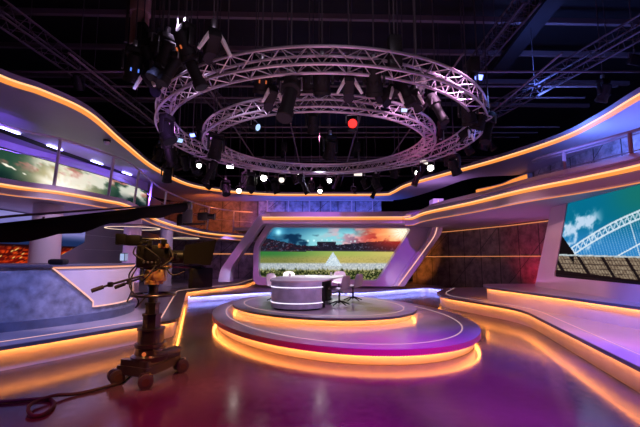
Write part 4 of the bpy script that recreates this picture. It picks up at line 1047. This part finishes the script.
# ---------------------------------------------------------------- jib crane
j0 = Vector((-4.1, .9, 1.40)); j1 = D(0, 234, 3.9); j2 = D(186, 207, 7.3)
jd = (j2 - j1).normalized(); j0 = j1 - jd * 3.2
t = thing('jib_crane', (j0.x, j0.y, 0), 'long black draped camera crane arm reaching in from the left above the counter', 'crane')
mb = MB(); rows = []
up = Vector((0, 0, 1)); sd = jd.cross(up).normalized(); upp = sd.cross(jd)
random.seed(11)
for k in range(41):
    f = k / 40; p = j0.lerp(j2, f); hh = .135 * (1 - f) + .085 * f; ww = .09 * (1 - f) + .06 * f
    sag = .035 * math.sin(k * 1.3) + .03 * math.sin(k * .55 + 1) + .02 * random.random()
    prof = []
    for i in range(12):
        a = 2 * PI * i / 12; x = math.cos(a) * ww; y = math.sin(a) * hh
        if y < 0: y -= sag * (1 - f * .6)
        prof.append(p + sd * x + upp * y)
    rows.append(prof)
mb.grid(rows, closed=True); mb.f += [tuple(range(12)), tuple(40 * 12 + k for k in range(12))]
mb.build('draped_arm', M['cloth'], t)
MB().tube([j0 + upp * .17, j1.lerp(j2, .05) + upp * .17, j1.lerp(j2, .45) + upp * .13, j2 + upp * .06], .014, 6).build('tension_rod', M['pipe'], t)
for f in (.3, .55, .8): q = j0.lerp(j2, f); MB().tube([q, q + upp * (.17 - .08 * f)], .012, 6).build('rod_strut', M['pipe'], t)
MB().tube([(j0.x, j0.y, .25), j0], .08, 12).build('post', M['warmblack'], t)
for k in range(3):
    a = 2 * PI * k / 3; MB().tube([(j0.x, j0.y, .5), (j0.x + .6 * math.cos(a), j0.y + .6 * math.sin(a), .03)], .03, 8).build('leg', M['warmblack'], t)
hd = j2 + Vector((.04, .05, -.12))
MB().bbox(j2 + jd * .05, (.16, .18, .2), .03).build('arm_end', M['warmblack'], t)
MB().tube([j2 + jd * .05, hd + Vector((0, 0, -.1))], .035, 10).build('head_pivot', M['warmblack'], t)
MB().bbox(hd + Vector((.0, -.06, -.06)), (.17, .12, .26), .02).build('motor_box', mat('dark_grey', (.05, .05, .06), .4), t)
MB().bbox(hd + Vector((-.15, .02, -.12)), (.14, .14, .22), .03).build('left_motor', M['blackgloss'], t)
MB().tube([hd + Vector((-.22, 0, -.22)), hd + Vector((.34, 0, -.20))], .022, 8).build('cradle', M['warmblack'], t)
cam2 = MB().bbox(hd + Vector((.28, .02, -.06)), (.20, .14, .16), .02).build('remote_camera', M['blackgloss'], t)
MB().lathe(hd + Vector((.37, .02, -.06)), [(.05, 0), (.055, .1), (.065, .11), (.065, .14)], 16, Matrix.Rotation(PI / 2, 3, 'Y')).build('lens', M['blackgloss'], cam2)
MB().tube([hd + Vector((.2, 0, .03)), hd + Vector((.22, 0, .09)), hd + Vector((.34, 0, .09)), hd + Vector((.36, 0, .03))], .012, 6).build('handle', M['warmblack'], cam2)
# ---------------------------------------------------------------- lights of the rig and added fills
W_ = bpy.data.worlds.new('world'); S.world = W_; W_.use_nodes = True
W_.node_tree.nodes['Background'].inputs[0].default_value = (.25, .12, .30, 1); W_.node_tree.nodes['Background'].inputs[1].default_value = 0.0
def spot(loc, to, col, e, ang=60, blend=.6, size=.12):
    l = bpy.data.lights.new('rig_fill_spot', 'SPOT'); l.energy = e; l.color = col; l.spot_size = math.radians(ang); l.spot_blend = blend; l.shadow_soft_size = size  # serves rig lamps and spots added away from the rig
    o = bpy.data.objects.new('rig_fill_spot', l); COL.objects.link(o); o.location = loc
    o.rotation_euler = (Vector(to) - Vector(loc)).to_track_quat('-Z', 'Y').to_euler(); return o
def area(loc, to, col, e, sx, sy=None):
    l = bpy.data.lights.new('added_wash', 'AREA'); l.energy = e; l.color = col; l.shape = 'RECTANGLE'; l.size = sx; l.size_y = sy or sx  # area washes added as fill away from the rig, no fixture there
    o = bpy.data.objects.new('added_wash', l); COL.objects.link(o); o.location = loc
    o.rotation_euler = (Vector(to) - Vector(loc)).to_track_quat('-Z', 'Y').to_euler(); return o
PUR = (.50, .28, 1.0); MAG = (1.0, .12, .55); BLU = (.16, .24, 1.0); LAV = (.80, .62, 1.0); WRM = (1.0, .62, .42); ORG_ = (1.0, .36, .10); PNK = (1.0, .42, .62)
spot((-2.5, 6.0, 5.9), (-.3, 10.6, .6), LAV, 1500, 52)
spot((2.8, 6.4, 5.9), (.4, 10.4, .6), (.95, .48, .88), 1500, 60)
spot((0, 15.2, 5.8), (-.2, 11, .5), (.75, .66, 1.0), 1300, 52)
spot((1.6, 8.0, 5.6), (-.2, 12.2, 1.1), (.92, 1.0, .86), 4200, 24)
# floor washes
spot((3.4, 3.0, 6.5), (2.7, 4.7, 0), (.30, .02, 1.0), 4200, 58)
spot((.9, 2.5, 6.5), (.6, 4.6, 0), (1.0, .005, .30), 2100, 54)
spot((-.9, 2.6, 6.5), (-1.3, 4.0, 0), (1.0, .02, .02), 1100, 44)
spot((-3.4, 1.2, 3.2), (-3.0, 3.2, 0), (.9, .03, .06), 160, 60)
spot((-5.4, 1.5, 5.0), (-3.4, 3.6, 0), (.50, .03, .8), 300, 60)
spot((2.6, 9.0, 6.4), (3.9, 10.8, 0), (.85, .02, .45), 500, 40)
# right deck, screen wall
spot((2.6, 6.0, 6.2), (5.0, 8.0, .4), (.60, .26, .95), 480, 44)
spot((1.0, 9.0, 4.7), (6.6, 10.2, 1.4), (1.0, .46, .46), 620, 34)
spot((2.4, 4.5, 6.2), (4.9, 6.3, .4), (.14, .18, 1.0), 2600, 46)
# left deck, counter, columns
spot((-2.6, 5.6, 5.8), (-5.6, 6.9, .6), (.34, .36, 1.0), 1300, 50)
spot((-2.4, 8.6, 5.8), (-4.85, 8.8, 1.0), (.95, .66, .95), 1300, 34)
spot((-4.6, 12.6, 3.1), (-7.6, 13.0, 1.6), (1.0, .35, .55), 90, 90)
spot((-5.2, 16.4, 3.0), (-8.6, 18.0, 1.6), (.8, .6, 1.0), 90, 90)
spot((-4.2, 8.4, 4.6), (-7.9, 11, 1.8), (.85, .62, 1.0), 420, 40)
# portal frame
spot((-3.0, 14.0, 6.0), (-4.0, 18.6, 2.2), (.80, .25, .80), 620, 42)
spot((2.6, 14.0, 6.0), (4.2, 18.6, 1.5), (.46, .10, 1.0), 900, 34)
spot((0, 13.5, 6.2), (0, 18.3, 3.7), (1.0, .30, .62), 380, 66)
spot((-3.9, 17.6, .9), (-4.9, 18.6, .7), (.6, .65, 1.0), 22, 70)
spot((3.0, 17.9, .6), (3.9, 18.9, .8), (.9, .75, 1.0), 22, 70)
# back step
spot((0, 15.5, 6), (0, 18.5, .3), (.50, .2, 1.0), 420, 80)
# lamps added to light the balcony walls and canopy undersides
spot((-6.2, 20.8, 4.7), (-7.2, 24.6, 4.1), (1.0, .20, .02), 430, 100)
spot((-4.2, 21.4, 4.7), (-4.6, 24.6, 4.2), (1.0, .20, .02), 150, 90)
area((.3, 23.3, 3.55), (.3, 24.6, 4.8), (.08, .15, 1.0), 190, 9, .4)
area((.3, 22.4, 3.6), (.3, 22.4, 5.4), (.25, .25, 1.0), 40, 8, .6)
area((8.3, 9.0, 3.8), (8.6, 9.0, 5.4), (.18, .20, 1.0), 170, 1.2, 8)
area((8.0, 10.5, 3.85), (9.3, 10.5, 4.7), (.12, .22, 1.0), 420, .6, 9)
area((5.6, 18.0, 4.3), (6, 18.6, 5.4), (.60, .3, .9), 40, 2, 2)
# right parapet
spot((1.5, 10, 6.0), (5.0, 12.5, 3.6), (1.0, .14, .42), 300, 66)
spot((2.5, 4.5, 6.3), (6.4, 8.0, 3.6), (1.0, .16, .36), 300, 50)
# violet spots added to tint the left upper wall and soffit
spot((-7.3, 8.6, 4.1), (-9.8, 9.8, 5.0), (.20, .08, 1.0), 230, 95)
spot((-7.0, 12.0, 4.1), (-9.4, 13.0, 5.0), (.20, .08, 1.0), 230, 95)
spot((-6.8, 15.2, 4.1), (-8.6, 16.2, 4.9), (.20, .08, 1.0), 230, 95)
spot((-2.5, 6.5, 4.2), (-7.0, 9.5, 5.4), (.52, .22, 1.0), 120, 80)
# area washes added low down to brighten the soffits under the balconies
area((7.2, 13.0, .95), (7.3, 13.0, 3.1), (.75, .22, .75), 50, 1.5, 5)
area((-8.4, 13.5, 1.0), (-8.2, 13.6, 3.2), (.55, .34, 1.0), 70, 1.5, 8)
# dark walls
spot((3.7, 20.5, .5), (5.5, 22.3, 2.0), (1.0, .26, .04), 330, 80)
spot((7.4, 14.6, .95), (8.6, 15.2, 1.7), (1.0, .01, .10), 110, 100)
spot((5.0, 17.0, 3.0), (7.6, 18.5, 2.2), (.9, .4, .5), 35, 80)
spot((-5.2, 21.5, 2.8), (-6.4, 24.6, 1.6), (.5, .3, 1.0), 60, 90)
# overhead rig: dim wash from below and rim spots added as fill
area((0, 5.5, 2.6), (0, 9.5, 9), (.80, .40, .55), 85, 5)
spot((-3.4, 8.6, 4.2), (-3.6, 9.2, 5.2), (.7, .25, 1.0), 30, 150)
spot((4.3, 8.1, 5.5), (3.5, 9.2, 4.9), (.20, .32, 1.0), 60, 110)
spot((.6, 3.0, 6.2), (.2, 6.2, 4.9), (.85, .70, .95), 90, 100)
# camera pedestal key
spot((-.9, 3.6, 5.4), (-2.4, 5.6, 1.3), (1.0, .50, .16), 800, 26)
spot((-4.4, 4.2, 4.6), (-2.4, 5.6, 1.2), (1.0, .45, .12), 420, 26)
# ---------------------------------------------------------------- colour
S.view_settings.view_transform = 'Standard'; S.view_settings.look = 'None'; S.view_settings.gamma = 1; S.view_settings.use_curve_mapping = False
S.view_settings.exposure = 0
